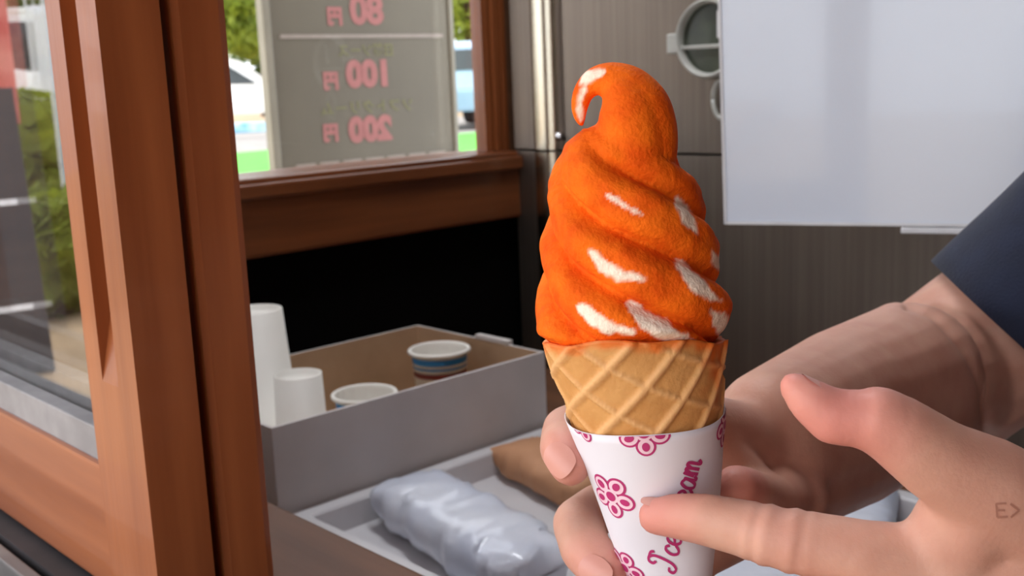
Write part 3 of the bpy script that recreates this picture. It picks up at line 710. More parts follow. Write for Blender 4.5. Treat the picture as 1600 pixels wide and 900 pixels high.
for pts, w in ST:
    best = np.full(len(co), 1e9); along = np.zeros(len(co)); ns_ = len(pts) - 1
    for si_, ((xa, ya), (xb, yb)) in enumerate(zip(pts[:-1], pts[1:])):
        dx, dy = xb - xa, yb - ya; t_ = np.clip(((pxv - xa) * dx + (pyv - ya) * dy) / (dx * dx + dy * dy), 0, 1)
        h_ = np.hypot(pxv - xa - t_ * dx, pyv - ya - t_ * dy); along = np.where(h_ < best, (si_ + t_) / ns_, along); best = np.minimum(best, h_)
    near = np.where((best < w + 14) & (co[:, 1] < .012))[0]
    for i in near:
        p = Vector(co[i]); n_ = noise.noise(p * 210) * 6 + noise.noise(p * 560) * 2.5
        w2 = w * (.35 + .75 * math.sin(math.pi * min(1, max(0, along[i]))) ** .7)
        mask[i] = max(mask[i], min(1, max(0, (w2 - best[i] + n_) / 5.0 + .25)))
at = me.attributes.new('bare', 'FLOAT', 'POINT'); at.data.foreach_set('value', mask.astype(np.float32))
inL(obj('soft_serve', me, M['ice'], cone, True))
# ================================================================== the vendor
def capsule(bm, p0, r0, p1, r1, n=20, flat=None):
    d = p1 - p0; L = d.length
    if L < 1e-6: return
    z = d / L; x = z.orthogonal().normalized()
    if flat is not None:
        x = flat[0] - z * flat[0].dot(z); x.normalize()
    y = z.cross(x); rings = []
    fx, fy = (1, 1) if flat is None else (flat[1], flat[2])
    for k in range(7):
        a = math.pi / 2 * (1 - k / 6); rings.append((-r0 * math.sin(a), r0 * math.cos(a)))
    for k in range(7):
        a = math.pi / 2 * k / 6; rings.append((L + r1 * math.sin(a), r1 * math.cos(a)))
    vs = []
    for h, r in rings:
        r = max(r, 1e-5)
        vs.append([bm.verts.new(p0 + z * h + x * (math.cos(2 * math.pi * i / n) * r * fx) + y * (math.sin(2 * math.pi * i / n) * r * fy)) for i in range(n)])
    for a, b in zip(vs[:-1], vs[1:]):
        for i in range(n): bm.faces.new((a[i], a[(i + 1) % n], b[(i + 1) % n], b[i]))
    bm.faces.new(vs[0][::-1]); bm.faces.new(vs[-1])
def chain(bm, pts):                                        # (Vector, radius in mm)
    for (a, ra), (b, rb) in zip(pts[:-1], pts[1:]): capsule(bm, a, ra / 1000, b, rb / 1000)
def px_chain(lst): return [(P(a, b, Y), r) for a, b, Y, r in lst]
bm = bmesh.new()
# right hand, wrapped round the cone from behind
wristR = P(1205, 712, .445)
RI = px_chain([(1085, 668, .408, 11.5), (1000, 655, .412, 9.5), (925, 655, .402, 9.3), (884, 672, .380, 8.7), (878, 700, .362, 8.1), (891, 727, .351, 7.2)])
RM = px_chain([(1090, 735, .412, 12), (1000, 770, .412, 10), (935, 795, .402, 9.8), (903, 818, .382, 9.6), (915, 858, .362, 9.2), (946, 893, .349, 8.4)])
RR = px_chain([(1095, 800, .412, 11), (1010, 880, .410, 9.4), (955, 930, .398, 9.2), (938, 955, .375, 8.8), (960, 990, .358, 8.2), (986, 1012, .350, 7.6)])
RP = px_chain([(1105, 845, .405, 10), (1030, 960, .405, 8.2), (990, 1030, .395, 8.0), (980, 1060, .375, 7.6), (1000, 1085, .358, 7.2), (1018, 1098, .352, 6.6)])
RT = px_chain([(1222, 775, .430, 17), (1200, 790, .405, 13), (1178, 778, .388, 10.2), (1163, 768, .376, 9.2), (1150, 760, .367, 7.8)])
for c in (RI, RM, RR, RP, RT): chain(bm, c)
for c, r in ((RI, 14), (RM, 15), (RR, 15), (RP, 13)): capsule(bm, wristR + (c[0][0] - wristR) * .1, (r + 6) / 1000, c[0][0], r / 1000)
capsule(bm, wristR, .022, RT[0][0], .019); capsule(bm, RT[1][0], .010, RI[0][0], .011); capsule(bm, RT[0][0], .016, RP[0][0], .013)
# right forearm and upper arm
def lerp(a, b, t): return a + (b - a) * t
fl_ = UP
eR = P(1418, 602, .588)
midR = P(1318, 655, .525)
for dz, rr in ((-.013, 24), (0.0, 26), (.014, 24)):
    capsule(bm, wristR + UP * dz, rr / 1000, midR + UP * dz * .9, (rr + 9.5) / 1000)
    capsule(bm, midR + UP * dz * .9, (rr + 9.5) / 1000, eR + UP * dz * .6, (rr + 14.5) / 1000)
eU = P(1484, 582, .648); hemR = P(1602, 497, .648)
shR = Vector((.445, .605, 1.405))
capsule(bm, eU, .0505, hemR, .0515); capsule(bm, hemR, .0515, shR, .058); capsule(bm, eR + (eU - eR) * .35, .040, eU, .0495)
# left hand, back to the camera: thumb up, forefinger pointing at the sleeve
LI = px_chain([(1478, 890, .298, 12.5), (1345, 866, .298, 10.2), (1218, 841, .304, 9.5), (1160, 825, .310, 8.7), (1106, 812, .315, 8.1), (1056, 806, .322, 7.2), (1026, 807, .326, 6.1)])
LM = px_chain([(1490, 975, .292, 12.5), (1370, 990, .285, 10), (1270, 1000, .288, 9.6), (1225, 1040, .305, 9), (1230, 1080, .318, 8.4), (1255, 1100, .322, 7.4)])
LR = px_chain([(1530, 1060, .292, 12), (1420, 1090, .284, 9.6), (1330, 1110, .288, 9.2), (1295, 1150, .306, 8.6), (1310, 1185, .318, 8), (1335, 1195, .322, 7)])
LP_ = px_chain([(1590, 1130, .295, 11), (1500, 1170, .288, 8.6), (1430, 1190, .292, 8.2), (1400, 1220, .308, 7.6), (1415, 1245, .318, 7), (1435, 1250, .321, 6.2)])
LT = px_chain([(1690, 850, .296, 17), (1540, 760, .290, 14.5), (1470, 722, .288, 12), (1400, 672, .287, 10.2), (1372, 656, .287, 9.4), (1335, 654, .288, 7.9), (1302, 651, .289, 8.0), (1268, 628, .290, 6.6), (1244, 606, .292, 4.8), (1235, 596, .293, 3.2)])
wristL = P(1800, 975, .308)
for c in (LI, LM, LR, LP_, LT): chain(bm, c)
for c, r in ((LI, 15), (LM, 15), (LR, 14), (LP_, 13)): capsule(bm, wristL + (c[0][0] - wristL) * .12, .021, c[0][0], r / 1000)
capsule(bm, wristL, .022, LT[0][0], .018); capsule(bm, LT[1][0], .0125, LI[0][0], .0125); capsule(bm, P(1500, 775, .293), .0095, P(1475, 850, .296), .012); capsule(bm, LT[0][0], .016, P(1560, 880, .296), .014)
eL = Vector((.42, .305, 1.13)); shL = Vector((.625, .305, 1.39))
for dz, rr in ((-.010, 23), (.010, 23)):
    capsule(bm, wristL + UP * dz, rr / 1000, lerp(wristL, eL, .65) + UP * dz, (rr + 13) / 1000); capsule(bm, lerp(wristL, eL, .65) + UP * dz, (rr + 13) / 1000, eL + UP * dz * .4, (rr + 14) / 1000)
capsule(bm, eL, .040, shL, .054)
# shoulders, neck, head, trunk core, legs inside the clothes
chest = (shR + shL) / 2 + Vector((.05, .03, -.02)); face = Vector((-.857, -.514, 0)).normalized(); side = UP.cross(face)
hip = Vector((chest.x + .02, chest.y, .92)); neck = chest + UP * .075; head = chest + face * .035 + UP * .245
capsule(bm, shR, .052, chest, .06); capsule(bm, chest, .06, shL, .052); capsule(bm, chest, .07, hip, .07)
capsule(bm, chest, .056, neck + UP * .05 + face * .012, .052)
capsule(bm, head + UP * .018 - face * .012, .082, head + UP * .022 + face * .008, .080)
capsule(bm, head + face * .02, .070, head - UP * .066 + face * .046, .047)
capsule(bm, head + face * .072 - UP * .020, .026, head + face * .064 - UP * .052, .034)
capsule(bm, head + face * .088 + UP * .006, .007, head + face * .106 - UP * .026, .0105)
for s_ in (-1, 1):
    capsule(bm, head + side * s_ * .083 - face * .012 + UP * .012, .012, head + side * s_ * .084 - face * .004 - UP * .026, .008)
    capsule(bm, head + side * s_ * .040 + face * .070 + UP * .024, .011, head + side * s_ * .014 + face * .084 + UP * .021, .008)
    capsule(bm, head + side * s_ * .042 + face * .076 + UP * .0125, .0055, head + side * s_ * .021 + face * .083 + UP * .0125, .0055)
    capsule(bm, head + side * s_ * .042 + face * .074 - UP * .003, .0055, head + side * s_ * .021 + face * .080 - UP * .003, .0055)
    capsule(bm, head + side * s_ * .038 + face * .058 - UP * .024, .024, head + side * s_ * .030 + face * .060 - UP * .045, .022)
    capsule(bm, head + face * .092 - UP * .047 + side * s_ * .002, .0065, head + face * .088 - UP * .048 + side * s_ * .019, .004)
    capsule(bm, hip, .07, hip + side * s_ * .09 - UP * .42 + face * .02, .05); capsule(bm, hip + side * s_ * .09 - UP * .42 + face * .02, .05, hip + side * s_ * .09 - UP * .84, .035)
bmesh.ops.recalc_face_normals(bm, faces=bm.faces)
me = bpy.data.meshes.new('raw'); bm.to_mesh(me); bm.free()
me = remesh(me, .0017, 9, .5); me.name = 'body'; me.materials.clear()
nv = len(me.vertices); co = np.zeros(nv * 3, np.float32); me.vertices.foreach_get('co', co); co = co.reshape(-1, 3).astype(float)
no = np.zeros(nv * 3, np.float32); me.vertices.foreach_get('normal', no); no = no.reshape(-1, 3)
# skin creases over the finger joints and in the elbow
def bump_ring(c, axis, amp, waves, reach, sharp=False):
    d = co - np.array(c); a = d @ np.array(axis); r = np.linalg.norm(d, axis=1)
    m_ = r < reach
    er = np.sqrt(a[m_] ** 2 + .3 * np.maximum(r[m_] ** 2 - a[m_] ** 2 - (reach * .55) ** 2, 0))
    co[m_] += no[m_] * (amp * np.cos(er * waves) * np.clip(1 - r[m_] / reach, 0, 1))[:, None]
def ax_(a, b): return (a - b).normalized()
bump_ring(LI[2][0], ax_(LI[1][0], LI[3][0]), .0010, 1350, .0145); bump_ring(LI[4][0], ax_(LI[3][0], LI[5][0]), .0003, 1700, .009)
bump_ring(LT[4][0], ax_(LT[3][0], LT[5][0]), .0004, 1500, .012); bump_ring(RI[3][0], ax_(RI[2][0], RI[4][0]), .0003, 1700, .010)
cc = (co - np.array(CAM)) @ np.array(RW); pxv = 800 + F * cc[:, 0] / -cc[:, 2]; pyv = 450 - F * cc[:, 1] / -cc[:, 2]
arc = crom([(1418, 478), (1440, 486), (1468, 502), (1512, 556), (1537, 618), (1540, 700)], 6); bd = np.full(nv, 1e9); sg = np.zeros(nv)
for (xa, ya), (xb, yb) in zip(arc[:-1], arc[1:]):                # fold of the bent elbow
    dx, dy = xb - xa, yb - ya; t_ = np.clip(((pxv - xa) * dx + (pyv - ya) * dy) / (dx * dx + dy * dy), 0, 1)
    h_ = np.hypot(pxv - xa - t_ * dx, pyv - ya - t_ * dy); c_ = np.sign(dx * (pyv - ya) - dy * (pxv - xa)); sg = np.where(h_ < bd, c_, sg); bd = np.minimum(bd, h_)
el = (co[:, 1] > .50) & (co[:, 1] < .70) & ((no @ np.array(RW.col[2] * 0 + (CAM - Vector((.24, .6, 1.2))).normalized())) > .1) & (bd < 80)
co[el] += no[el] * (-.0022 * np.exp(-(bd[el] / 7.0) ** 2) + .0006 * np.exp(-((bd[el] - 26) / 18.0) ** 2) * (sg[el] > 0))[:, None]
me.vertices.foreach_set('co', co.astype(np.float32).reshape(-1)); me.update()
pink = np.zeros(nv)
for c, rad, k_ in ((LI[-1][0], .022, .8), (LI[2][0], .014, .25), (LT[-4][0], .026, 1.0), (LT[-1][0], .016, .8), (RI[-1][0], .016, .75), (RM[-1][0], .018, .5), (RT[-1][0], .018, .9), (LT[4][0], .016, .3)):
    pink = np.maximum(pink, k_ * np.clip(1 - np.linalg.norm(co - np.array(c), axis=1) / rad, 0, 1) ** .8)
at = me.attributes.new('pink', 'FLOAT', 'POINT'); at.data.foreach_set('value', pink.astype(np.float32))
base = Vector((hip.x, hip.y, 0.0))
per = tag(empty('person', base), 'vendor in a navy short-sleeved shirt holding the cone and pointing at it with a forefinger', 'person')
def pobj(name, me, m, smooth=True, parent=None):
    o = obj(name, me, m, parent or per, smooth); o.matrix_parent_inverse = Matrix.Identity(4)
    if parent is None: o.location = -base
    return o
print('body verts', nv)
body = pobj('body', me, M['skin'])
tree = BVHTree.FromPolygons([Vector(c) for c in co], [tuple(p.vertices) for p in me.polygons])
def nail(cpx, dirpx, nrm, w, l, seated):
    n_ = nrm.normalized(); d = (dirpx - n_ * dirpx.dot(n_)).normalized(); s_ = n_.cross(d)
    hit = tree.ray_cast(cpx + n_ * .02, -n_)
    c = hit[0] if hit[0] is not None else cpx
    V = []; Fc = []; nu, nw = 10, 10
    for i in range(nu + 1):
        for k in range(nw + 1):
            a = -1 + 2 * i / nu; b = -1 + 2 * k / nw
            x = a * math.sqrt(1 - b * b / 2.4); y = b * math.sqrt(1 - a * a / 2.4)
            V.append(c + d * (x * l / 2) + s_ * (y * w / 2) + n_ * (.0006 + seated - y * y * w * .20 - x * x * .0006))
    for i in range(nu):
        for k in range(nw): Fc.append((i * (nw + 1) + k, i * (nw + 1) + k + 1, (i + 1) * (nw + 1) + k + 1, (i + 1) * (nw + 1) + k))
    pobj('fingernail', pyd('fingernail', V, Fc), M['nail'])
tocam = lambda p: (CAM - p).normalized()
nail(RI[-1][0] - (RI[-1][0] - RI[-2][0]) * .15, RI[-1][0] - RI[-2][0], tocam(RI[-1][0]) - Rt * .55 + UP * .15, .0105, .0125, .0)
nail(RM[-1][0], RM[-1][0] - RM[-2][0], tocam(RM[-1][0]) - Rt * .5 - UP * .1, .011, .013, .0)
nail(LI[-1][0], LI[-1][0] - LI[-3][0], UP * 1.0 - tocam(LI[-1][0]) * .1, .008, .010, -.0007)
nail(LT[-3][0], LT[-2][0] - LT[-5][0], UP * 1.0 + Rt * .55 - tocam(LT[-2][0]) * .35, .009, .012, -.0009)
# faint ink mark on the back of the pointing hand
V = []; Fc = []
for seg in ([(1556, 786), (1558, 808)], [(1556, 787), (1572, 786)], [(1557, 797), (1570, 797)], [(1558, 808), (1574, 807)], [(1578, 787), (1592, 797)], [(1592, 797), (1579, 808)]):
    (xa, ya), (xb, yb) = seg; c0 = len(V); ok = True
    d = Vector((xb - xa, yb - ya)).normalized(); nn = Vector((-d.y, d.x)) * 1.6
    tmp = []
    for i in range(5):
        for sg in (-1, 1):
            px, py = xa + (xb - xa) * i / 4 + nn.x * sg, ya + (yb - ya) * i / 4 + nn.y * sg
            h = tree.ray_cast(CAM, ray(px, py).normalized())
            if h[0] is None: ok = False; break
            tmp.append(h[0] + h[1] * .0002)
        if not ok: break
    if ok:
        V += tmp
        for i in range(4): Fc.append((c0 + 2 * i, c0 + 2 * i + 1, c0 + 2 * i + 3, c0 + 2 * i + 2))
M['mark'] = mat('faded_ink', srgb(176, 124, 104), 0.6, col2=srgb(168, 116, 98), scale=80)
if V: pobj('ink_mark', pyd('ink_mark', V, Fc), M['mark'], False)
# shirt: trunk and two open sleeves
bm = bmesh.new()
for s_ in (-1, -.33, .33, 1):
    capsule(bm, chest + side * s_ * .085 - UP * .03, .108, hip + side * s_ * .085 - UP * .02, .112)
capsule(bm, shR - UP * .004, .073, chest + UP * .005, .085); capsule(bm, shL - UP * .004, .073, chest + UP * .005, .085)
bmesh.ops.recalc_face_normals(bm, faces=bm.faces); me = bpy.data.meshes.new('raw'); bm.to_mesh(me); bm.free()
me = remesh(me, .006, 6); me.name = 'shirt'; me.materials.clear()
shirt = pobj('shirt', me, M['navy'])
def sleeve_mesh(a, b, r0, r1, ov):
    d = (a - b).normalized(); x = UP - d * UP.dot(d); x.normalize(); y = d.cross(x); V = []; Fc = []; n = 56; rows = 16
    for lay in (0, 1):
        for i in range(rows + 1):
            t_ = i / rows; c = lerp(a, b, t_); r = r0 + (r1 - r0) * t_ - lay * .0025
            for k in range(n):
                an = 2 * math.pi * k / n
                rr = r * (1 + .025 * math.sin(3 * an + 5 * t_) + .02 * math.sin(5 * an - 9 * t_) * (1 - t_)) + .004 * (1 - t_) ** 3 * (1 - lay)
                V.append(c + x * (math.cos(an) * rr) + y * (math.sin(an) * rr * ov))
    o2 = (rows + 1) * n
    for i in range(rows):
        for k in range(n):
            j = (k + 1) % n
            Fc.append((i * n + k, i * n + j, (i + 1) * n + j, (i + 1) * n + k)); Fc.append((o2 + i * n + k, o2 + (i + 1) * n + k, o2 + (i + 1) * n + j, o2 + i * n + j))
    for k in range(n): j = (k + 1) % n; Fc.append((k, o2 + k, o2 + j, j))
    me = pyd('shirt_sleeve', V, Fc); bm = bmesh.new(); bm.from_mesh(me); bmesh.ops.recalc_face_normals(bm, faces=bm.faces); bm.to_mesh(me); bm.free(); return me
pobj('shirt_sleeve', sleeve_mesh(P(1582, 524, .640), shR + Vector((.01, 0, .0)), .0585, .072, 1.0), M['navy'])
pobj('shirt_sleeve', sleeve_mesh(lerp(eL, shL, .38), shL + Vector((.005, 0, 0)), .060, .070, 1.0), M['navy'])
bm = bmesh.new()
for s_ in (-1, 1):
    kn = hip + side * s_ * .09 - UP * .43 + face * .02; an = hip + side * s_ * .09 - UP * .84
    capsule(bm, hip + side * s_ * .075, .108, kn, .076); capsule(bm, kn, .076, an, .060)
capsule(bm, hip + side * .08, .115, hip - side * .08, .115)
bmesh.ops.recalc_face_normals(bm, faces=bm.faces); me = bpy.data.meshes.new('raw'); bm.to_mesh(me); bm.free()
me = remesh(me, .009, 5); me.name = 'trousers'; me.materials.clear(); pobj('trousers', me, M['trouser'])
for s_ in (-1, 1):
    an = hip + side * s_ * .09 - UP * .84; bm = bmesh.new()
    capsule(bm, Vector((an.x, an.y, .038)) - face * .03, .037, Vector((an.x, an.y, .033)) + face * .15, .032); capsule(bm, Vector((an.x, an.y, .04)), .036, Vector((an.x, an.y, .09)), .042)
    bmesh.ops.recalc_face_normals(bm, faces=bm.faces); me = bpy.data.meshes.new('raw'); bm.to_mesh(me); bm.free()
    me = remesh(me, .006, 4); me.name = 'shoe'; me.materials.clear(); pobj('shoe', me, M['tyre'])
# hair and eyes
V = []; Fc = []; nA_, nB_ = 36, 18
hc = head + UP * .024 - face * .008
for i in range(nB_ + 1):
    for k in range(nA_):
        a = 2 * math.pi * k / nA_; fwd = math.cos(a); lim = 1.72 + .45 * max(0, -fwd) - .82 * max(0, fwd) ** .8
        b = lim * i / nB_; r = .0885 + .005 * noise.noise(Vector((math.cos(a) * 3, math.sin(a) * 3, b * 4))) + .003 * noise.noise(Vector((math.cos(a) * 11, math.sin(a) * 11, b * 3)))
        V.append(hc + UP * (r * math.cos(b)) + (face * fwd + side * math.sin(a)) * (r * math.sin(b)) + face * (.010 * math.sin(b)))
for i in range(nB_):
    for k in range(nA_): Fc.append((i * nA_ + k, i * nA_ + (k + 1) % nA_, (i + 1) * nA_ + (k + 1) % nA_, (i + 1) * nA_ + k))
ho = pobj('hair', pyd('hair', V, Fc), M['hair']); sm = ho.modifiers.new('s', 'SOLIDIFY'); sm.thickness = .012; sm.offset = -.6
for s_ in (-1, 1):
    c = head + side * s_ * .032 + face * .0745 + UP * .005
    bm = bmesh.new(); bmesh.ops.create_uvsphere(bm, u_segments=20, v_segments=12, radius=.0115, matrix=Matrix.Translation(c)); me = bpy.data.meshes.new('eye'); bm.to_mesh(me); bm.free()
    e_ = pobj('eye', me, M['eye'])
    bm = bmesh.new(); bmesh.ops.create_uvsphere(bm, u_segments=16, v_segments=10, radius=.0058, matrix=Matrix.Translation(c + face * .0072 - UP * .001)); me = bpy.data.meshes.new('iris'); bm.to_mesh(me); bm.free()
    pobj('iris', me, M['iris'], True, e_)

# ================================================================== outside the side window
GZ = 0.46
tr = kbox('terrace', [(-30, 40, 2.2, 60, -.4, GZ)], M['asphalt']); struct(tr, 'pale parking ground outside')
gd = kbox('ground', [(-30, 1.95, -8, 2.2, -.12, -.002), (-30, U0 - .04, -8, 2.2, -.002, 0)], M['paving']); struct(gd, 'tan paving outside the service window')
def gpt(px, py): return Pz(px, py, GZ)
# strip of turf
ta, tb = toK(gpt(400, 262)), toK(gpt(400, 238))
print('turf', ta, tb)
struct(kbox('lawn', (1.2, 30, 4.2, tb.y, GZ - .05, GZ + .02), M['turf']), 'bright green turf outside the side window')
# menu board just outside, its lettering seen from behind
VM = VW + .95
m0 = toK(Pv(404, 20, VM)); m1 = toK(Pv(706, 20, VM)); mi0 = toK(Pv(432, 150, VM)); ml = toK(Pv(420, 150, VM)); mr = toK(Pv(709, 150, VM)); mri = toK(Pv(701, 150, VM))
mu0, mu1, mf = ml.x - .004, mr.x, (mi0.x - ml.x)
zbot = zr0 - .35; ztp = 2.02
mb = tag(empty('menu_board'), 'menu board, greyed by painted-in window glare, in a pale frame standing outside the side window, prices seen in reverse', 'sign'); mb.matrix_world = KM
obj('panel', boxes('panel', [(mu0 + .01, mu1 - .005, VM, VM + .012, zbot, ztp)]), M['menu'], mb)
obj('frame', boxes('frame', [(mu0, mu0 + mf * 1.0, VM - .006, VM + .018, zbot - .02, ztp + .02)], .002), M['menu_frame'], mb)
obj('frame', boxes('frame', [(mu1 - mf * .45, mu1 + .004, VM - .006, VM + .018, zbot - .02, ztp + .02)], .002), M['menu_frame'], mb)
obj('frame', boxes('frame', [(mu0 + mf, mu1 - mf * .45, VM - .006, VM + .018, ztp, ztp + .02)], .002), M['menu_frame'], mb)
obj('frame', boxes('frame', [(mu0 + mf, mu1 - mf * .45, VM - .006, VM + .018, zbot - .02, zbot)], .002), M['menu_frame'], mb)
for uu in (mu0 + .02, mu1 - .02): obj('leg', boxes('leg', [(uu - .012, uu + .012, VM, VM + .02, 0, zbot - .02)], .002), M['menu_frame'], mb)
obj('back_foot', boxes('back_foot', [(mu0 + .01, mu1 - .01, VM - .05, VM + .10, -.0, .015)], .002), M['menu_frame'], mb)
def mtext(s, px, py, h, m, bold=0.0, name='lettering', wscale=1.0, rot=0.0):     # centred on a pixel, mirrored as seen from inside
    k_ = toK(Pv(px, py, VM)); c = bpy.data.curves.new('t', 'FONT'); c.body = s; c.size = h; c.align_x = 'CENTER'; c.align_y = 'CENTER'; c.offset = bold
    o = bpy.data.objects.new('t', c); COL.objects.link(o); dg = bpy.context.evaluated_depsgraph_get(); me = bpy.data.meshes.new_from_object(o.evaluated_get(dg)); bpy.data.objects.remove(o)
    me.name = name; me.materials.clear(); cr, sr = math.cos(rot), math.sin(rot)
    for v in me.vertices:
        x, y = v.co.x * wscale, v.co.y; x, y = x * cr - y * sr, x * sr + y * cr
        v.co = (k_.x - x, VM - .0012, k_.z + y)
    return obj(name, me, m, mb)
pp = toK(Pv(560, 120, VM)); PXM = (toK(Pv(610, 120, VM)).x - pp.x) / 50      # metres along the board per pixel
PYM = (toK(Pv(560, 100, VM)).z - pp.z) / 20
def price(txt, px, py, hh, bo=.0045):
    mtext(txt, px, py, hh * PYM * 1.35, M['ink_pink'], bo, wscale=1.08)
price('80', 572, 18, 44, .0035); mtext('円', 522, 27, 26 * PYM * 1.1, M['ink_pink'], .0028)
price('100', 576, 117, 40); mtext('円', 516, 128, 26 * PYM * 1.1, M['ink_pink'], .0028)
price('200', 578, 203, 38); mtext('円', 516, 209, 26 * PYM * 1.1, M['ink_pink'], .0028)
mtext('日替ソース', 572, 80, 20 * PYM * 1.1, M['ink_lime'], .0006)
mtext('ソフトクリーム', 575, 168, 20 * PYM * 1.15, M['ink_lime'], .0004, wscale=1.15)
kk1, kk2 = toK(Pv(437, 66, VM)), toK(Pv(690, 48, VM))
obj('ruled_line', boxes('ruled_line', [(kk1.x, kk2.x, VM - .002, VM + .001, (kk1.z + kk2.z) / 2 - .004, (kk1.z + kk2.z) / 2 + .004)]), M['ink_white'], mb)
kk1, kk2 = toK(Pv(462, 264, VM)), toK(Pv(700, 234, VM)); zz = (kk1.z + kk2.z) / 2; seg = (kk2.x - kk1.x) / 7
for i in range(7):
    obj('ruled_dash', boxes('ruled_dash', [(kk1.x + seg * i, kk1.x + seg * (i + .82), VM - .002, VM + .001, zz - .005, zz + .004)]), M['ink_white'], mb)

# cars and trees
def car(name, label, loc, rot, paint):
    r = tag(empty(name), label, 'car', 'cars parked outside')
    prof = [(-2.1, .35), (-2.15, .75), (-2.05, 1.0), (-1.85, 1.55), (-1.6, 1.66), (.2, 1.68), (.55, 1.58), (1.15, 1.08), (1.95, .92), (2.12, .7), (2.1, .35)]
    n = len(prof); V = []
    for y, s_ in ((-.82, 1), (-.74, 1), (.74, 1), (.82, 1)):
        for x, z in prof:
            tuck = .10 if (abs(y) > .8 and z > 1.05) else 0
            V.append((x, y * (1 - tuck / .9), z - (.03 if abs(y) > .8 and z > 1.05 else 0)))
    Fc = [(q * n + i, q * n + (i + 1) % n, (q + 1) * n + (i + 1) % n, (q + 1) * n + i) for q in range(3) for i in range(n)] + [tuple(range(n))[::-1], tuple(range(3 * n, 4 * n))]
    me = pyd('body', V, Fc); bm = bmesh.new(); bm.from_mesh(me); bmesh.ops.recalc_face_normals(bm, faces=bm.faces); bmesh.ops.bevel(bm, geom=bm.edges[:], offset=.03, segments=2, affect='EDGES'); bm.to_mesh(me); bm.free()
    obj('body', me, paint, r)
    for s_ in (-1, 1):
        y0 = s_ * .742
        for xs in ([(-1.72, 1.08), (-1.6, 1.52), (-.72, 1.55), (-.72, 1.06)], [(-.64, 1.06), (-.64, 1.55), (.15, 1.56), (.85, 1.08), (.85, 1.05)]):
            k_ = len(xs); V = [(x, y0, z) for x, z in xs] + [(x, y0 + s_ * .012, z) for x, z in xs]
            Fc = [tuple(range(k_)), tuple(range(k_, 2 * k_))[::-1]] + [(i, (i + 1) % k_, k_ + (i + 1) % k_, k_ + i) for i in range(k_)]
            obj('side_window', pyd('side_window', V, Fc), M['car_glass'], r)
    obj('windscreen', pyd('windscreen', [(.60, -.66, 1.56), (.60, .66, 1.56), (1.16, .70, 1.11), (1.16, -.70, 1.11), (.57, -.66, 1.54), (.57, .66, 1.54), (1.12, .70, 1.09), (1.12, -.70, 1.09)],
        [(0, 1, 2, 3), (7, 6, 5, 4), (0, 4, 5, 1), (1, 5, 6, 2), (2, 6, 7, 3), (3, 7, 4, 0)]), M['car_glass'], r)
    obj('rear_window', pyd('rear_window', [(-1.9, -.62, 1.5), (-1.9, .62, 1.5), (-2.03, .66, 1.12), (-2.03, -.66, 1.12), (-1.85, -.62, 1.5), (-1.85, .62, 1.5), (-1.98, .66, 1.12), (-1.98, -.66, 1.12)],
        [(0, 1, 2, 3), (7, 6, 5, 4), (0, 4, 5, 1), (1, 5, 6, 2), (2, 6, 7, 3), (3, 7, 4, 0)]), M['car_glass'], r)
    for x in (-1.3, 1.35):
        for y in (-.74, .74):
            w_ = obj('wheel', lathe('wheel', [(0, -.09), (.2, -.1), (.31, -.1), (.32, -.07), (.32, .07), (.31, .1), (.2, .1), (0, .09)], 28), M['tyre'], r); w_.matrix_local = Matrix.Translation((x, y, .32)) @ Matrix.Rotation(math.pi / 2, 4, 'X')
    for y in (-.6, .6): obj('headlamp', boxes('headlamp', [(2.02, 2.12, y - .14, y + .14, .68, .80)], .02), M['chrome'], r)
    r.location = loc; r.rotation_euler = (0, 0, rot); return r
g1 = gpt(372, 200); car('parked_car', 'white car parked beyond the turf, seen past the near edge of the menu board', (g1.x - .35, g1.y, GZ), math.radians(12), M['car_white'])
g2 = gpt(738, 196); car('parked_car', 'pale blue car parked beyond the turf, seen past the far edge of the menu board', (g2.x + .3, g2.y, GZ), math.radians(75), M['car_blue'])
# low blue and white barrier
g3 = gpt(385, 216)
br = tag(empty('barrier'), 'low pale blue barrier on the ground in front of the white car', 'barrier'); br.location = (g3.x, g3.y, GZ); br.rotation_euler = (0, 0, math.radians(4))
obj('rail', boxes('rail', [(-1.3, 1.3, -.06, .06, .10, .30)], .03), M['flag_blue'], br)
obj('foot', boxes('foot', [(-1.1, -.9, -.15, .15, 0, .10)], .01), M['white_edge'], br); obj('foot', boxes('foot', [(.9, 1.1, -.15, .15, 0, .10)], .01), M['white_edge'], br)
struct(kbox('trim_4', (-10, 40, toK(gpt(380, 206)).y, toK(gpt(380, 172)).y + 14, GZ, GZ + .012), M['paving']), 'tan paved strip outside')
def tree_(label, loc, h, rad, m, seed, nleaf=2600):
    rnd = random.Random(seed); r = tag(empty('tree'), label, 'tree', 'trees beyond the parked cars'); r.location = loc
    obj('trunk', tube('trunk', [Vector((0, 0, 0)), Vector((.05, .02, h * .35)), Vector((-.03, .05, h * .75))], [.14, .11, .05], 10), M['bark'], r)
    V = []; Fc = []
    lob = [(Vector((rnd.uniform(-.6, .6) * rad, rnd.uniform(-.6, .6) * rad, h * rnd.uniform(.3, .85))), rad * rnd.uniform(.4, .65)) for _ in range(11)]
    for _ in range(nleaf):
        c, rr = rnd.choice(lob); d = Vector((rnd.gauss(0, 1), rnd.gauss(0, 1), rnd.gauss(0, 1))).normalized()
        p = c + d * rr * rnd.uniform(.75, 1.05); s_ = rnd.uniform(.10, .2)
        a = d.orthogonal().normalized(); a = Matrix.Rotation(rnd.uniform(0, 6.28), 3, d) @ a; b = (d.cross(a) + d * rnd.uniform(-.6, .6)).normalized(); i0 = len(V)
        V += [p - a * s_, p + b * s_ * .5, p + a * s_, p - b * s_ * .5]; Fc.append((i0, i0 + 1, i0 + 2, i0 + 3))
    obj('foliage', pyd('foliage', V, Fc), m, r); return r
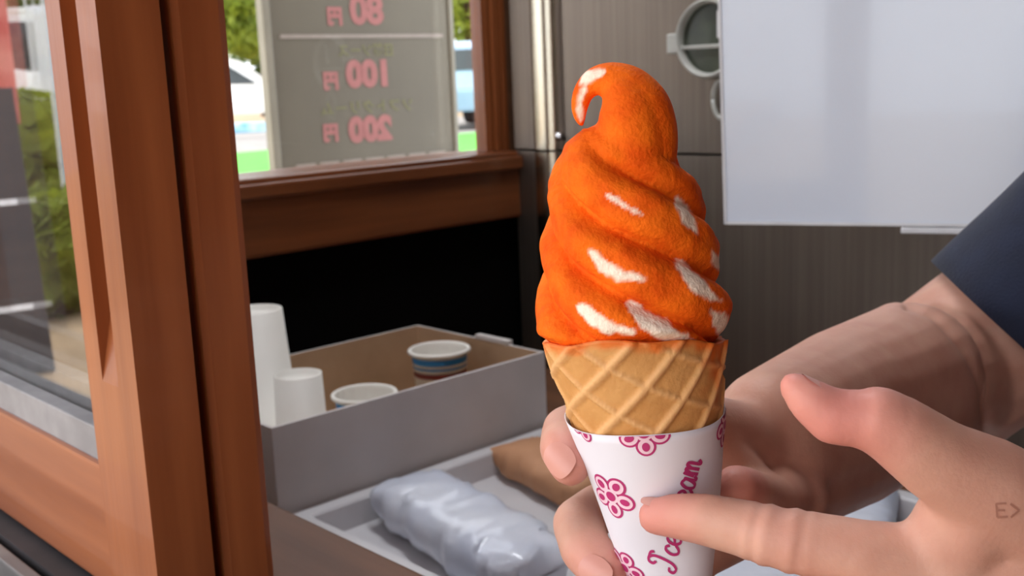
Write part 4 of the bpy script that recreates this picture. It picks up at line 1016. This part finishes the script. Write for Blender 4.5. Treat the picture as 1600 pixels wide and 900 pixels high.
for i, (px, Yd, h, rad, m, lb) in enumerate(((352, 31, 4.6, 1.5, 'leaf', 'yellow-green tree behind the white car'), (412, 37, 5.6, 1.5, 'leaf2', 'deeper green tree peeping between the white car and the menu board'),
        (470, 43, 6.0, 1.6, 'leaf', 'yellow-green tree mostly hidden by the near half of the menu board'), (560, 49, 5.0, 1.8, 'leaf2', 'deep green tree hidden behind the middle of the menu board'),
        (650, 44, 5.4, 1.9, 'leaf', 'broad yellow-green tree hidden behind the far half of the menu board'), (735, 32, 5.2, 1.6, 'leaf', 'bright yellow-green tree behind the pale blue car'),
        (820, 37, 5.0, 1.8, 'leaf2', 'deep green tree at the end of the row beyond the pale blue car'))):
    p = P(px, 150, Yd); tree_(lb, (p.x, p.y, GZ), h, rad, M[m], i)

# ================================================================== things added outside the service window for the sash pane to mirror
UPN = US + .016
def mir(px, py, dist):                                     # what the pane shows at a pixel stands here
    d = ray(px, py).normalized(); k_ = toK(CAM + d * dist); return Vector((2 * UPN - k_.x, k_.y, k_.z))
def banner(px, dist, z0, z1, w, m, label, cat='banner'):
    k_ = mir(px, 200, dist); p = K(k_.x, k_.y, 0); gz = GZ + .0 if k_.y > 2.2 else 0.0
    r = tag(empty('banner'), label, cat, 'things mirrored in the sash pane'); r.location = (p.x, p.y, gz); r.rotation_euler = (0, 0, math.atan2(p.y, p.x) + math.pi / 2 + .2)
    obj('pole', tube('pole', [Vector((-w / 2, 0, .04)), Vector((-w / 2, 0, z1 - gz + .08))], [.012, .01], 12), M['white_edge'], r)
    obj('base', lathe('base', [(0, 0), (.16, 0), (.15, .04), (0, .05)], 28), M['white_edge'], r).location = (-w / 2, 0, 0)
    V = []; Fc = []; n = 14
    for i in range(n + 1):
        for k2 in range(n + 1):
            x = -w / 2 + w * i / n; z = z0 - gz + (z1 - z0) * k2 / n; y = .03 * math.sin(i * .7) * i / n; V.append((x, y, z))
    for i in range(n):
        for k2 in range(n): Fc.append((i * (n + 1) + k2, (i + 1) * (n + 1) + k2, (i + 1) * (n + 1) + k2 + 1, i * (n + 1) + k2 + 1))
    c = obj('cloth', pyd('cloth', V, Fc), m, r, True); s_ = c.modifiers.new('s', 'SOLIDIFY'); s_.thickness = .003
    return r

struct(kbox('paving', (-30, .8, 2.21, 60, GZ - .02, GZ + .006), M['paving']), 'tan paving along the kiosk')
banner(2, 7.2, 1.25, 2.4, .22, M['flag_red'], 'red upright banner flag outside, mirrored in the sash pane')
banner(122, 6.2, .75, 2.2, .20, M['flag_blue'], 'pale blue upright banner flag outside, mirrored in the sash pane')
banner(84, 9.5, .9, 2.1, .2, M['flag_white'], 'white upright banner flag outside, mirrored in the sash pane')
k_ = mir(-40, 300, 4.2); p = K(k_.x, k_.y, 0)  # unseen sign added to give the pane its dark shape
sb = tag(empty('sandwich_board'), 'charcoal folding sign added outside as the dark shape mirrored in the pane', 'sign'); sb.location = (p.x, p.y, GZ); sb.rotation_euler = (0, 0, math.atan2(p.y, p.x) + math.pi / 2)
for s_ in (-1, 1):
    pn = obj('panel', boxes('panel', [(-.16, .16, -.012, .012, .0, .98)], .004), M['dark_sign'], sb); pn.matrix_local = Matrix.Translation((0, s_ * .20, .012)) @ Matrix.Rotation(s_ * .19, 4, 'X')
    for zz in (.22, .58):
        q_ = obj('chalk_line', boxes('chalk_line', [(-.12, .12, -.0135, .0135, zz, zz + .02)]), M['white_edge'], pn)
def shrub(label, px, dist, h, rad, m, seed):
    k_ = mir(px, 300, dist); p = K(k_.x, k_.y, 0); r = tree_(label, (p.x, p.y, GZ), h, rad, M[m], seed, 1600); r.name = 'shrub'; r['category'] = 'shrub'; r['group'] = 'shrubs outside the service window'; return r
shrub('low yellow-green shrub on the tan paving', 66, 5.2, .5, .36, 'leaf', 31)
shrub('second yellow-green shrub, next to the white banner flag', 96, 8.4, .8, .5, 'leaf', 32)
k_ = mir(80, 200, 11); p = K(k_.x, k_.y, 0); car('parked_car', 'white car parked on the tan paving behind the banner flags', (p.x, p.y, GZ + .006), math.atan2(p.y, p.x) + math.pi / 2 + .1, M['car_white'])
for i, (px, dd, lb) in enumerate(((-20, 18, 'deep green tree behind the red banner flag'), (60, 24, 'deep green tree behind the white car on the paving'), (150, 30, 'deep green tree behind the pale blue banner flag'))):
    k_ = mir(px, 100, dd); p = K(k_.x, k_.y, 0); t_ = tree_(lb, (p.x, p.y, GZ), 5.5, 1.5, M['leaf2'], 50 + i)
